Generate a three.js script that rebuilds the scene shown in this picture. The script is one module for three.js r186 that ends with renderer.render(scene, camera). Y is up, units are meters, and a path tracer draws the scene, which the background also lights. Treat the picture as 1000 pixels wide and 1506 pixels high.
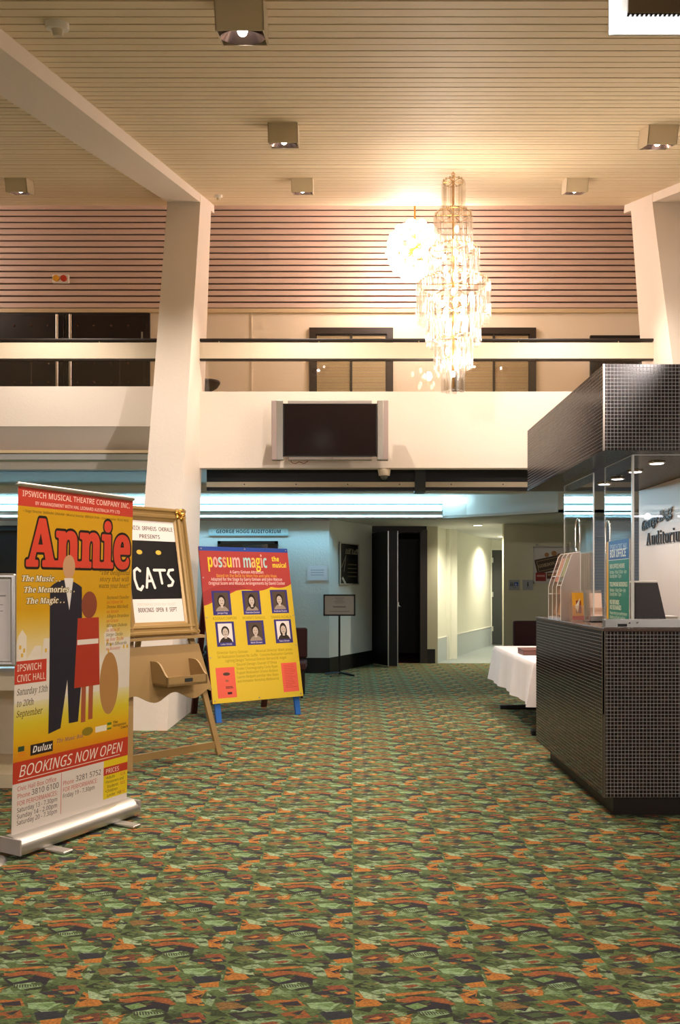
import * as THREE from 'three';
import { RoundedBoxGeometry } from 'three/addons/geometries/RoundedBoxGeometry.js';
import { mergeGeometries } from 'three/addons/utils/BufferGeometryUtils.js';
import { RectAreaLightUniformsLib } from 'three/addons/lights/RectAreaLightUniformsLib.js';
import { FontLoader } from 'three/addons/loaders/FontLoader.js';
import { TextGeometry } from 'three/addons/geometries/TextGeometry.js';

// ---------- camera, exposure ----------
RectAreaLightUniformsLib.init();
const scene = new THREE.Scene();
scene.background = new THREE.Color(0x000000);
const FOCAL = 1200;                                   // focal length in pixels of the 1000 x 1506 frame
const camera = new THREE.PerspectiveCamera(2 * Math.atan(753 / FOCAL) * 180 / Math.PI, 1000 / 1506, 0.05, 80);
camera.position.set(0, 1.5, 0);
camera.lookAt(0, 1.5, -10);
camera.setViewOffset(1000, 1506, -16, -107, 1000, 1506);   // lens shift: horizon at y = 860
const renderer = new THREE.WebGLRenderer({ antialias: true });
renderer.toneMapping = THREE.LinearToneMapping;
renderer.toneMappingExposure = 1.1;
renderer.shadowMap.enabled = true;

const WARM = 0xffead6, HALOGEN = 0xffeedc, COOL = 0x9cdcfa;
const L = { chandelier: 2.7, globe: 1.8, down: 34, batten: 7, wash: 70, cove: 68, booth: 1.7, corridor: 21, trough: 10 };

// ---------- helpers ----------
let seed = 12345;
const rnd = () => { seed = (seed * 1664525 + 1013904223) >>> 0; return seed / 4294967296; };
const used = new Map();
function numbered(name) {
  const n = used.get(name) ?? 0; used.set(name, n + 1);
  return n ? `${name}_${String(n).padStart(3, '0')}` : name;
}
function thing(name, label, category, [x, h, Z] = [0, 0, 0], turn = 0, group) {
  const o = new THREE.Group(); o.name = numbered(name); scene.add(o);
  o.position.set(x, h, -Z); o.rotation.y = turn; o.userData = { label, category };
  if (group) o.userData.group = group;
  return o;
}
function obj(name, geo, m, parent = scene, label) {
  const g = Array.isArray(geo) ? merge(geo) : geo;
  const o = new THREE.Mesh(g, m);
  o.name = parent === scene ? numbered(name) : name;
  o.castShadow = o.receiveShadow = true;
  if (label) o.userData.label = label;
  parent.add(o); return o;
}
function struct(name, geo, m, label) {
  const o = obj(name, geo, m); o.userData.kind = 'structure'; if (label) { o.userData.label = label; o.userData.category = 'structure'; }
  return o;
}
function merge(list) { return mergeGeometries(list.map(g => { const c = g.index ? g.toNonIndexed() : g; for (const k of Object.keys(c.attributes)) if (!['position', 'normal', 'uv'].includes(k)) c.deleteAttribute(k); return c; })); }
const bx = (w, h, d, x = 0, y = 0, z = 0) => new THREE.BoxGeometry(w, h, d).translate(x, y, z);
const bb = (x0, x1, y0, y1, z0, z1) => bx(Math.abs(x1 - x0), Math.abs(y1 - y0), Math.abs(z1 - z0), (x0 + x1) / 2, (y0 + y1) / 2, (z0 + z1) / 2);
const rb = (w, h, d, r, x = 0, y = 0, z = 0, s = 2) => new RoundedBoxGeometry(w, h, d, s, r).translate(x, y, z);
const cyl = (r0, r1, h, x = 0, y = 0, z = 0, n = 24) => new THREE.CylinderGeometry(r0, r1, h, n).translate(x, y, z);
function bar(a, b, w, d = w) {                          // a square bar from a to b
  const A = new THREE.Vector3(...a), B = new THREE.Vector3(...b), dir = B.clone().sub(A), len = dir.length();
  const q = new THREE.Quaternion().setFromUnitVectors(new THREE.Vector3(0, 1, 0), dir.normalize());
  return new THREE.BoxGeometry(w, len, d).applyQuaternion(q).translate(...A.add(B).multiplyScalar(.5).toArray());
}
function rod(a, b, r, n = 10) {
  const A = new THREE.Vector3(...a), B = new THREE.Vector3(...b), dir = B.clone().sub(A), len = dir.length();
  const q = new THREE.Quaternion().setFromUnitVectors(new THREE.Vector3(0, 1, 0), dir.normalize());
  return new THREE.CylinderGeometry(r, r, len, n).applyQuaternion(q).translate(...A.add(B).multiplyScalar(.5).toArray());
}
function metres(geo) {                                 // uv in metres, by the way each face points
  const g = geo.index ? geo.toNonIndexed() : geo, p = g.attributes.position, n = g.attributes.normal, uv = new Float32Array(p.count * 2);
  for (let i = 0; i < p.count; i++) {
    const ax = Math.abs(n.getX(i)), ay = Math.abs(n.getY(i)), az = Math.abs(n.getZ(i));
    if (ay >= ax && ay >= az) { uv[2 * i] = p.getX(i); uv[2 * i + 1] = -p.getZ(i); }
    else if (ax >= az) { uv[2 * i] = p.getZ(i); uv[2 * i + 1] = p.getY(i); }
    else { uv[2 * i] = p.getX(i); uv[2 * i + 1] = p.getY(i); }
  }
  g.setAttribute('uv', new THREE.BufferAttribute(uv, 2)); return g;
}
function extrudeX(poly, x0, x1) {                      // polygon of [Z, h], extruded from x0 to x1
  const s = new THREE.Shape(poly.map(([Z, h]) => new THREE.Vector2(Z, h)));
  const g = new THREE.ExtrudeGeometry(s, { depth: x1 - x0, bevelEnabled: false });
  // shape x -> Z (so world z = -Z), shape y -> h, depth -> x
  const p = g.attributes.position;
  for (let i = 0; i < p.count; i++) { const Z = p.getX(i), h = p.getY(i), d = p.getZ(i); p.setXYZ(i, x0 + d, h, -Z); }
  g.computeVertexNormals(); return g;
}
function wallSeg(x0, Z0, x1, Z1, h0, h1, t) {          // a wall whose front face runs from (x0,Z0) to (x1,Z1), thickness away from the camera side
  const dx = x1 - x0, dz = -(Z1 - Z0), len = Math.hypot(dx, dz), a = Math.atan2(-dz, dx);
  return new THREE.BoxGeometry(len, h1 - h0, t).translate(len / 2, (h0 + h1) / 2, -t / 2).rotateY(a).translate(x0, 0, -Z0);
}
// ---------- textures ----------
function canvas(w, h, draw) {
  const c = document.createElement('canvas'); c.width = w; c.height = h;
  const g = c.getContext('2d'); draw(g, w, h);
  const t = new THREE.CanvasTexture(c); t.colorSpace = THREE.SRGBColorSpace; t.magFilter = THREE.LinearFilter; t.anisotropy = 8;
  return t;
}
function noiseTexture(n, fn, repeat, srgb = false) {
  const d = new Uint8Array(n * n * 4);
  for (let y = 0; y < n; y++) for (let x = 0; x < n; x++) { const v = fn(x, y), i = (y * n + x) * 4; if (Array.isArray(v)) { d[i] = v[0]; d[i + 1] = v[1]; d[i + 2] = v[2]; } else d[i] = d[i + 1] = d[i + 2] = v; d[i + 3] = 255; }
  const t = new THREE.DataTexture(d, n, n); t.magFilter = THREE.LinearFilter; t.wrapS = t.wrapT = THREE.RepeatWrapping; t.repeat.set(repeat, repeat);
  if (srgb) t.colorSpace = THREE.SRGBColorSpace; t.needsUpdate = true; return t;
}
function lattice(n) { const a = new Float32Array(n * n); for (let i = 0; i < n * n; i++) a[i] = rnd(); return (x, y) => { const xi = Math.floor(x), yi = Math.floor(y), fx = x - xi, fy = y - yi, s = v => v * v * (3 - 2 * v), m = v => ((v % n) + n) % n; const A = a[m(yi) * n + m(xi)], B = a[m(yi) * n + m(xi + 1)], C = a[m(yi + 1) * n + m(xi)], D = a[m(yi + 1) * n + m(xi + 1)]; return (A + (B - A) * s(fx)) * (1 - s(fy)) + (C + (D - C) * s(fx)) * s(fy); }; }
const n8 = lattice(8), n32 = lattice(32), n64 = lattice(64);
const plasterBump = noiseTexture(256, (x, y) => Math.floor(255 * (.45 * n64(x / 4, y / 4) + .4 * n32(x / 8, y / 8) + .15 * rnd())), 1.6);
const grainBump = noiseTexture(256, (x, y) => Math.floor(255 * (.5 * n64(x / 4, y / 4) + .5 * rnd())), 6);

// ---------- materials ----------
const M = {};
function mat(hex, roughness = .6, o = {}) { return new THREE.MeshPhysicalMaterial({ color: hex, roughness, ...o }); }
M.plaster = mat(0xe9ded2, .75, { bumpMap: plasterBump, bumpScale: .0008 });
M.cream = mat(0xe4d6bf, .6, { bumpMap: plasterBump, bumpScale: .0008 });
M.creamDark = mat(0xcdb893, .6);
M.slat = mat(0xe9d8b8, .65);
M.slatBack = mat(0x3e2a10, .85);
M.wallSlat = mat(0xd0b6a6, .5);
M.wallSlatBack = mat(0x2a0d0a, .9);
M.paleBlue = mat(0xd5dad6, .7, { bumpMap: plasterBump, bumpScale: .003 });
M.ceilPale = mat(0xd9dcda, .7);
M.khaki = mat(0xc9c4a8, .7, { bumpMap: plasterBump, bumpScale: .0006 });
M.corridor = mat(0xe3e3d4, .5);
M.dado = mat(0xb9c2c4, .5);
M.greyVinyl = mat(0x8c9694, .5, { bumpMap: grainBump, bumpScale: .0005 });
M.black = mat(0x0b0a0a, .5);
M.blackGloss = mat(0x070607, .12);
M.darkBrown = mat(0x1d120e, .45);
M.bronze = mat(0x2a211a, .4);
M.darkGrey = mat(0x2e3230, .5);
M.steel = mat(0xb9bab8, .3, { metalness: 1 });
M.silver = mat(0xc6c3be, .35, { metalness: .9 });
M.silverPaint = mat(0xaba39e, .4);
M.chrome = mat(0xe6e2da, .12, { metalness: 1 });
M.brass = mat(0xc79a4a, .25, { metalness: 1 });
M.white = mat(0xf0ece4, .5);
M.boxBeige = mat(0xd8c8aa, .45);
M.reflector = mat(0x9a8580, .25, { metalness: .9 });
M.boxDark = mat(0x1a1110, .5);
M.glass = mat(0xffffff, .0, { transmission: 1, thickness: 0, ior: 1.5 });
M.glassEdge = mat(0xd8f0ee, .15, { transmission: .5, thickness: 0 });
M.acrylic = mat(0xf6efe8, .05, { transmission: .9, thickness: 0, ior: 1.49 });
M.crystal = mat(0xffffff, 0, { transmission: .945, thickness: 0, ior: 1.6 });
M.crystalClear = mat(0xf1eeea, 0, { transmission: 1, thickness: 0, ior: 1.6 });
M.smoked = mat(0xd9d2c4, .0, { transmission: 1, thickness: 0, ior: 1.5 });
const glow = (hex, k) => new THREE.MeshStandardMaterial({ color: 0xffffff, emissive: hex, emissiveIntensity: k, roughness: .5 });
M.tube = glow(0xc4efff, 5);
M.bulb = glow(0xfff2e2, 10);
M.globe = glow(0xfff0e2, 1.5);
M.lamp = glow(0xfff0ea, 16);
M.spotGlow = glow(0xfff4ea, 5);
M.maroon = mat(0x3b1418, .7);
M.cloth = mat(0xefe8ea, .8, { bumpMap: grainBump, bumpScale: .0004 });
M.goldPaint = mat(0xa08152, .45, { bumpMap: grainBump, bumpScale: .0003 });
M.goldFrame = mat(0x9a7b46, .4, { metalness: .25 });
M.blue = mat(0x1f63b8, .45);
M.paper = mat(0xeeeae6, .7);
const flat = (t, r = .5) => new THREE.MeshPhysicalMaterial({ map: t, roughness: r });
const spot = (parent, x, y, z, tx, ty, tz, color, I, angle, pen, radius = 1) => {
  const s = new THREE.SpotLight(color, I, 0, angle, pen, 2); s.position.set(x, y, z); s.target.position.set(tx, ty, tz); s.castShadow = true; s.shadow.radius = radius;
  s.shadow.mapSize.set(1024, 1024); parent.add(s); parent.add(s.target); return s;
};
const point = (parent, x, y, z, color, I, radius = 1) => { const p = new THREE.PointLight(color, I, 0, 2); p.position.set(x, y, z); p.castShadow = true; p.shadow.radius = radius; parent.add(p); return p; };
const area = (parent, w, h, x, y, z, dir, color, I) => { const r = new THREE.RectAreaLight(color, I, w, h); r.position.set(x, y, z); parent.add(r); const up = Math.abs(dir[1]) > .99 ? new THREE.Vector3(0, 0, 1) : new THREE.Vector3(0, 1, 0); r.quaternion.setFromRotationMatrix(new THREE.Matrix4().lookAt(new THREE.Vector3(), new THREE.Vector3(...dir), up)); return r; };

// ---------- the setting ----------
const SL = .326, CA = Math.atan(SL), ceilH = Z => 3.07 + SL * Z;
// carpet: a printed shard pattern, 0.5 m wide columns in half drop, period 0.455 m
const carpetTex = canvas(1024, 466, (g, W, H) => {
  const w = 512, h = 466;
  const c = document.createElement('canvas'); c.width = w; c.height = h; const t = c.getContext('2d');
  t.fillStyle = '#566c3c'; t.fillRect(0, 0, w, h);
  const poly = (pts, col) => { for (const oy of [-h, 0, h]) { t.fillStyle = col; t.beginPath(); pts.forEach(([x, y], i) => i ? t.lineTo(x, y + oy) : t.moveTo(x, y + oy)); t.closePath(); t.fill(); } };
  const G = ['#5c7040', '#4b5e32', '#6b8452', '#85a076', '#42542a', '#596f40', '#738f66', '#4e6234', '#34431f', '#465a38', '#90a884', '#3c4a26', '#26262c', '#2a3018'];
  const shard = (x, y, s, col, asp = .5) => { const a = -.3 + rnd() * .6 + (rnd() < .5 ? Math.PI : 0), n = rnd() < .45 ? 3 : 4, pts = []; for (let i = 0; i < n; i++) { const b = i / n * 6.283 + rnd() * .7, r = s * (.65 + rnd() * .6); const px = Math.cos(b) * r, py = Math.sin(b) * r * asp; pts.push([x + px * Math.cos(a) - py * Math.sin(a), y + px * Math.sin(a) + py * Math.cos(a)]); } poly(pts, col); };
  for (let i = 0; i < 130; i++) shard(rnd() * w, rnd() * h, 26 + rnd() * 42, G[Math.floor(rnd() * G.length)]);
  // larger features of the print
  poly([[150, 90], [215, 52], [330, 60], [376, 112], [300, 126], [250, 112]], '#9a5628');
  poly([[168, 112], [260, 80], [352, 112], [356, 168], [262, 188], [200, 150]], '#221c28');
  poly([[186, 122], [236, 100], [272, 124], [222, 150]], '#6f9058'); poly([[228, 164], [304, 142], [346, 176], [272, 204]], '#8cac80');
  for (let i = 0; i < 11; i++) poly([[232 + i * 10, 162], [236 + i * 10, 162], [246 + i * 10, 190 - i * 1.6], [240 + i * 10, 190 - i * 1.6]], '#3a3a2a');
  poly([[6, 20], [75, 68], [116, 122], [8, 130]], '#b9762c'); poly([[18, 8], [112, 60], [124, 90], [40, 68]], '#a3ba94'); 
  poly([[128, 36], [306, 8], [312, 24], [150, 56]], '#b87434'); poly([[396, 40], [472, 0], [454, 70], [482, 122], [412, 112]], '#c07c30'); 
  poly([[420, 60], [460, 34], [448, 76]], '#221c28'); poly([[470, 20], [510, 70], [506, 128], [484, 110]], '#8aa37e');
  poly([[378, 180], [472, 166], [504, 214], [406, 224]], '#8c4a2a'); poly([[348, 224], [470, 196], [510, 238], [418, 264]], '#2f2834'); poly([[300, 212], [352, 196], [350, 240], [316, 250]], '#6b8452');
  poly([[28, 196], [112, 170], [134, 228], [42, 240]], '#74402a'); poly([[44, 206], [94, 190], [106, 220], [60, 228]], '#2c2026'); poly([[134, 214], [210, 178], [198, 246], [150, 252]], '#b9762c'); poly([[150, 206], [194, 194], [180, 228]], '#b89a66');
  poly([[4, 264], [120, 236], [172, 284], [60, 306]], '#2a2a33'); poly([[30, 262], [90, 250], [110, 276], [60, 288]], '#4e6234'); poly([[0, 302], [62, 286], [132, 332], [28, 354]], '#866434'); poly([[178, 288], [302, 268], [334, 320], [230, 332]], '#a8652a');
  poly([[236, 302], [304, 286], [322, 318], [262, 332]], '#2d2430'); poly([[338, 302], [472, 288], [430, 352], [358, 342]], '#8cac80'); poly([[372, 310], [450, 300], [426, 334]], '#6f9058');
  poly([[58, 374], [192, 350], [244, 394], [110, 422]], '#2e2a2a'); poly([[92, 380], [160, 366], [190, 388], [124, 404]], '#465a38'); poly([[248, 374], [332, 350], [364, 402], [278, 414]], '#9a5628');
  poly([[388, 368], [504, 352], [508, 402], [418, 422]], '#282a35'); poly([[428, 424], [502, 404], [510, 448], [448, 454]], '#b9762c'); poly([[140, 430], [250, 414], [290, 452], [180, 462]], '#85a076');
  for (let i = 0; i < 78; i++) shard(rnd() * w, rnd() * h, 12 + rnd() * 20, [...G, '#b87434', '#8c4a2a', '#2b2a31', '#3a3324', '#b87434', '#221c28', '#8c4a2a', '#2c3a1c', '#221c28'][Math.floor(rnd() * 21)]);
  t.lineWidth = 2.5; for (let i = 0; i < 40; i++) { const x = rnd() * w, y = rnd() * h, l = 20 + rnd() * 60; t.strokeStyle = rnd() < .75 ? '#2c3a1c' : '#a9682c'; t.beginPath(); t.moveTo(x, y); t.lineTo(x + l, y + (rnd() - .4) * 40); t.stroke(); }
  const im = t.getImageData(0, 0, w, h), d = im.data;
  for (let y = 0; y < h; y++) for (let x = 0; x < w; x++) { const i = (y * w + x) * 4, k = .96 + (rnd() - .5) * .4 + (n64(x / 8, y / 3) - .5) * .42; d[i] = Math.min(255, d[i] * k); d[i + 1] = Math.min(255, d[i + 1] * k); d[i + 2] = Math.min(255, d[i + 2] * k); }
  t.putImageData(im, 0, 0);
  g.drawImage(c, 0, 0); g.drawImage(c, 512, 266); g.drawImage(c, 512, 266 - h);
});
carpetTex.wrapS = carpetTex.wrapT = THREE.RepeatWrapping; carpetTex.repeat.set(1, 1 / .455); carpetTex.offset.set(-.01, .35);
M.carpet = new THREE.MeshPhysicalMaterial({ map: carpetTex, color: 0xe6e4dc, roughness: .95, bumpMap: grainBump, bumpScale: .002, sheen: .2, sheenRoughness: .8, sheenColor: new THREE.Color(.3, .35, .25) });
struct('floor', metres(bb(-8.6, 6.6, -.1, 0, -15.6, 4.1)), M.carpet, 'green and orange patterned carpet floor');
struct('floor', metres(bb(-.5, 6.6, -.1, 0, -21.6, -15.6)), M.greyVinyl, 'grey corridor floor beyond the carpet');

// ceiling with separate slats
const ceiling = new THREE.Group(); ceiling.name = 'ceiling'; ceiling.userData = { kind: 'structure', label: 'sloping beige slatted ceiling', category: 'structure' }; scene.add(ceiling);
{
  const slopeBox = (x0, x1, Z0, Z1, up, t) => { const Zc = (Z0 + Z1) / 2; return new THREE.BoxGeometry(x1 - x0, t, (Z1 - Z0) / Math.cos(CA)).translate(0, up + t / 2, 0).rotateX(CA).translate((x0 + x1) / 2, ceilH(Zc), -Zc); };
  obj('ceiling_backing', slopeBox(-8.6, 6.6, -1.25, 11.3, .022, .1), M.slatBack, ceiling);
  obj('ceiling_panel', slopeBox(4.19, 6.6, -1.25, 11.3, 0, .02), M.slat, ceiling);
  for (const [x0, x1] of [[-1.895, 3.79], [-8.5, -2.3]]) {
    const geo = new THREE.BoxGeometry(x1 - x0, .02, .0985);
    for (let k = -49; k < 67; k++) {
      const Z = 4.134 + .1073 * (k + .5), o = obj('slat', geo, M.slat, ceiling);
      o.position.set((x0 + x1) / 2, ceilH(Z) + .01 / Math.cos(CA) + .0008 * Math.sin(k * 2.7), -Z); o.rotation.x = CA;
    }
  }
  obj('low_ceiling', bb(-8.6, 6.6, 2.66, 2.78, 1.2, 4.1), M.cream, ceiling);
}
// portal frames: sloping beams on leaning columns
for (const [x0, x1, side] of [[-2.3, -1.895, 'left'], [3.79, 4.195, 'right']]) {
  const Zc = 5.05, b = new THREE.BoxGeometry(x1 - x0, .4, 12.5 / Math.cos(CA)).translate(0, .1, 0).rotateX(CA).translate((x0 + x1) / 2, ceilH(Zc), -Zc);
  struct('ceiling_beam', metres(b), M.plaster, `cream plastered beam on the ${side} running up to its column`);
  struct('column', metres(extrudeX([[8.39, 0], [9.78, 0], [11.06, 6.72], [11.08, 6.85], [10.22, 6.6], [10.25, 6.31]], x0 - .004, x1 + .004)), M.plaster, side === 'left' ? 'leaning cream column between the banner and the television' : 'leaning cream column behind the tiled booth');
}
// enclosing walls
struct('wall_left', metres(bb(-8.7, -8.5, 0, 7.2, -15, 4.1)), M.cream);
struct('wall_right', metres(bb(6.5, 6.7, 0, 7.2, -21.6, 4.1)), M.cream);
struct('wall_behind', metres(bb(-8.6, 6.6, 0, 2.8, 4, 4.2)), mat(0x3b3632, .7));
// balcony
const ZB = 13.0, SB = FOCAL / ZB;
const bxX = px => (px - 516) / SB, bxH = py => 1.5 + (860 - py) / SB;
struct('wall_balcony', metres(bb(-8.6, 6.6, 2.96, 8.2, -ZB - .2, -ZB)), M.cream, 'cream balcony back wall with horizontal slats above the doors');
struct('ceiling', bb(-8.6, 6.6, 8.0, 8.15, -ZB - .1, -11.2), M.cream, 'ceiling of the recess above the balcony');
struct('wall_upstand', bb(-8.6, 6.6, 6.9, 8.1, -11.3, -11.2), M.cream);
{
  const w = scene.getObjectByName('wall_balcony');
  const h0 = bxH(459);
  obj('slat_backing', bb(-8.5, 6.5, h0, 8, -ZB, -ZB + .015), M.wallSlatBack, w);
  const hs = 9.0 / SB;
  for (const [x0, x1] of [[-8.5, -2.1], [-2.1, 6.5]]) {
    const geo = new THREE.BoxGeometry(x1 - x0, hs - .026, .03);
    for (let i = 0; i < 20; i++) { const o = obj('slat', geo, M.wallSlat, w); o.position.set((x0 + x1) / 2, h0 + .045 + hs * (i + .5), -ZB + .03); }
  }
  obj('slat_trim', bb(-8.5, 6.5, h0 - .02, h0 + .042, -ZB, -ZB + .05), M.creamDark, w);
  obj('pilaster_strip', bb(bxX(369), bxX(371.5), 3.1, h0, -ZB - .01, -ZB + .015), M.cream, w);
}
struct('floor', bb(-8.6, 6.6, 3.165, 3.2, -ZB - .05, -10.3), M.creamDark, 'balcony walkway floor slab');
struct('wall_parapet', metres(bb(-1.9, 3.8, 2.96, 3.915, -10.35, -10.2)), M.plaster, 'cream balcony front panel carrying the television');
struct('wall_parapet', metres(bb(-8.6, -2.25, 3.48, 3.98, -10.32, -10.2)), M.plaster, 'cream balcony front panel left of the column');
struct('wall_parapet', metres(extrudeX([[10.22, 3.49], [10.6, 3.0], [10.75, 3.0], [10.75, 3.49]], -8.6, -2.1)), M.plaster, 'sloping tan underside of the left balcony panel');
struct('wall_parapet', metres(bb(4.15, 6.6, 2.96, 3.95, -10.35, -10.2)), M.plaster, 'cream balcony front panel right of the booth');
// lower foyer
struct('ceiling', metres(bb(-8.6, 6.6, 3.09, 3.16, -14.1, -10.36)), M.ceilPale, 'pale ceiling of the lower foyer');
struct('ceiling', bb(-.6, 6.6, 2.62, 2.7, -21.6, -13.85), M.ceilPale, 'low pale ceiling above the doors and corridor');
struct('ceiling', extrudeFlat([[1.5, 13.86], [1.5, 13.78], [3.2, 12.6], [6.6, 12.6], [6.6, 13.86]], 2.62, 2.66), M.ceilPale, 'low pale ceiling beside the corridor');
function extrudeFlat(poly, h0, h1) {
  const s = new THREE.Shape(poly.map(([x, Z]) => new THREE.Vector2(x, Z)));
  return new THREE.ExtrudeGeometry(s, { depth: h1 - h0, bevelEnabled: false }).rotateX(-Math.PI / 2).translate(0, h0, 0);
}
struct('wall_auditorium', metres(bb(-8.6, -.37, 0, 3.12, -14, -13.85)), M.paleBlue, 'pale textured wall below the strip lights');
struct('wall_bulkhead', metres(mergeOne([wallSeg(-.37, 13.83, 1.98, 13.83, 2.62, 3.12, .1), wallSeg(1.96, 13.83, 3.2, 12.6, 2.62, 3.12, .1), wallSeg(3.2, 12.6, 6.6, 12.6, 2.62, 3.12, .1)])), M.ceilPale, 'pale bulkhead above the corridor opening');
function mergeOne(l) { return merge(l); }
struct('wall_angled', metres(wallSeg(-.37, 13.85, .4, 15.45, 0, 2.62, .12)), M.paleBlue, 'pale wall turning back towards the dark doors');
struct('trim_1', bb(-8.5, -.36, 2.585, 2.615, -13.86, -13.825), M.silverPaint);
struct('baseboard_back', bb(-8.5, -.36, 0, .26, -13.87, -13.835), M.black);
struct('baseboard_angled', wallSeg(-.355, 13.84, .42, 15.45, 0, .26, .05), M.black);
// dark auditorium doorway
struct('wall_doorway', mergeOne([wallSeg(.36, 15.55, 1.5, 15.62, 2.5, 2.62, .12)]), M.black);
struct('wall_inside', mergeOne([bb(-.3, 2.42, 0, 2.62, -17.9, -17.8), bb(-.4, -.3, 0, 2.62, -17.9, -15.4)]), M.darkBrown);
struct('floor', bb(-.35, 1.62, .0, .012, -17.8, -15.62), mat(0x4a1512, .9), 'dark red carpet inside the auditorium doorway');
struct('door_frame', mergeOne([bb(1.32, 1.36, 0, 2.5, -15.66, -15.55), bb(1.36, 1.46, 0, 2.55, -15.68, -15.58)]), M.bronze, 'dark frame of the auditorium doorway');
struct('wall_pier', metres(bb(1.45, 1.66, 0, 2.62, -15.85, -15.6)), M.khaki, 'narrow wall pier between dark doorway and lit corridor');
struct('baseboard_pier', bb(1.44, 1.61, 0, .27, -15.64, -15.585), M.black);
// corridor
{
  const cw = struct('wall_corridor', metres(wallSeg(1.66, 15.75, 3.5, 20.3, 0, 2.62, .1)), M.corridor, 'white lit corridor wall with grey dado');
  obj('dado', wallSeg(1.672, 15.745, 3.512, 20.295, 0, .46, .03), M.dado, cw);
  obj('dado_rail', wallSeg(1.676, 15.743, 3.516, 20.293, .455, .47, .03), M.white, cw);
  obj('pilaster', metres(wallSeg(1.98, 16.35, 2.2, 16.9, 0, 2.62, .1)), M.corridor, cw);
  obj('pilaster_face', metres(bb(2.0, 2.15, 0, 2.62, -16.95, -16.5)), M.corridor, cw);
}
struct('wall_far', metres(bb(3.2, 6.6, 0, 2.62, -20.5, -20.3)), M.corridor);
struct('wall_signs', metres(bb(2.81, 6.6, 0, 2.62, -15.15, -15)), M.khaki, 'khaki wall with toilet signs and a poster');
struct('wall_corridor_right', metres(wallSeg(2.82, 15.05, 4.7, 19.6, 0, 2.62, .1).translate(.1, 0, 0)), M.corridor);
struct('trim_2', bb(2.86, 6.5, 2.56, 2.585, -15.0, -14.975), M.khaki);
{
  const d = thing('door', 'dark grey flush door at the end of the lit corridor', 'door', [3.5, 0, 20.29]);
  obj('leaf', bb(0, .95, .02, 2.36, -.02, .03), M.darkGrey, d);
  obj('door_frame', [bb(-.06, 0, 0, 2.42, -.02, .04), bb(0, .95, 2.36, 2.42, -.02, .04)], M.corridor, d);
  for (const h of [.35, 1.2, 2.05]) obj('hinge', bb(.0, .035, h, h + .12, .03, .04), M.steel, d);
}
// shutter housing under the balcony edge
{
  const t = thing('shutter_housing', 'black shutter housing with beige rail hanging under the balcony edge', 'shutter housing', [-1.9, 2.74, 10.75]);
  obj('casing', bb(0, 5.7, .11, .34, -.2, 0), M.black, t);
  obj('rail', bb(0, 5.7, .045, .112, -.1, .02), M.boxBeige, t);
  obj('guide', bb(0, 5.7, 0, .045, -.08, .0), M.darkBrown, t);
  for (let i = 0; i < 8; i++) obj('screw', cyl(.008, .008, .01).rotateX(Math.PI / 2).translate(.5 + i * .68, .08, .022), M.black, t);
  obj('bracket', bb(2.74, 2.88, -.02, .34, -.2, .05), M.darkGrey, t);
  const t2 = thing('shutter_rail', 'thin grey rail under the balcony left of the column', 'rail', [-8.4, 3.0, 10.8]);
  obj('rail', bb(0, 6.3, .02, .09, -.1, 0), M.silverPaint, t2); obj('guide', bb(0, 6.3, 0, .02, -.08, .01), M.darkGrey, t2);
}

// ---------- lamps ----------
// square box downlights on the slatted ceiling
function downlight(X, Z, label) {
  const t = thing('box_downlight', label, 'ceiling light', [X, ceilH(Z), Z], 0, 'box downlights on the slatted ceiling');
  t.rotation.x = CA;
  const s = .12, H = .145, w = .007;
  obj('casing', [bb(-s, s, -H, 0, s - w, s), bb(-s, s, -H, 0, -s, -s + w), bb(-s, -s + w, -H, 0, -s, s), bb(s - w, s, -H, 0, -s, s)], M.boxBeige, t);
  obj('liner', [bb(-s + w, s - w, -.012, 0, -s + w, s - w)], M.boxDark, t);
  obj('reflector', new THREE.CylinderGeometry(.055, .112, .085, 28, 1, true).translate(0, -.1, 0), M.reflector, t);
  obj('bulb', new THREE.SphereGeometry(.026, 16, 12).translate(0, -.112, 0), M.lamp, t);
  const down = new THREE.Vector3(0, -1, 0).applyAxisAngle(new THREE.Vector3(1, 0, 0), -CA);
  spot(t, 0, -.112, 0, down.x, -.112 + down.y, down.z, HALOGEN, L.down, 1.0, .9, 1.5);
}
downlight(-.547, 4.08, 'largest beige box downlight, at the top of the ceiling');
downlight(-.547, 6.64, 'beige box downlight, second in the middle row over the carpet');
downlight(-.547, 9.2, 'beige box downlight, smallest of the middle row, near the slatted wall');
downlight(2.53, 6.7, 'beige stained box downlight above the tiled booth');
downlight(2.53, 9.2, 'beige box downlight right of the crystal chandelier');
downlight(-3.74, 9.2, 'beige box downlight left of the sloping beam');
// trough luminaire at the top right
{
  const t = thing('trough_light', 'white framed strip luminaire at the top right of the ceiling', 'ceiling light', [1.17, 3.998, 3.63]);
  obj('front_panel', bb(.04, 1.5, 0, .26, .055, .07), mat(0x8d7a6a, .5), t);
  obj('back_frame', bb(0, 1.5, -.004, .3, -.08, -.07), M.white, t);
  obj('diffuser', [bb(.0, 1.5, 0, .012, -.07, .055), bb(0, .012, 0, .3, -.07, .07)], glow(0xf4f8ff, 1.5), t);
  obj('louvre', Array.from({ length: 70 }, (_, i) => bb(.04 + i * .02, .05 + i * .02, -.006, .006, .05, .062)), M.darkBrown, t);
  area(t, 1.4, .12, .76, -.012, -.02, [0, -1, 0], 0xf2faff, L.trough);
}
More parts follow.
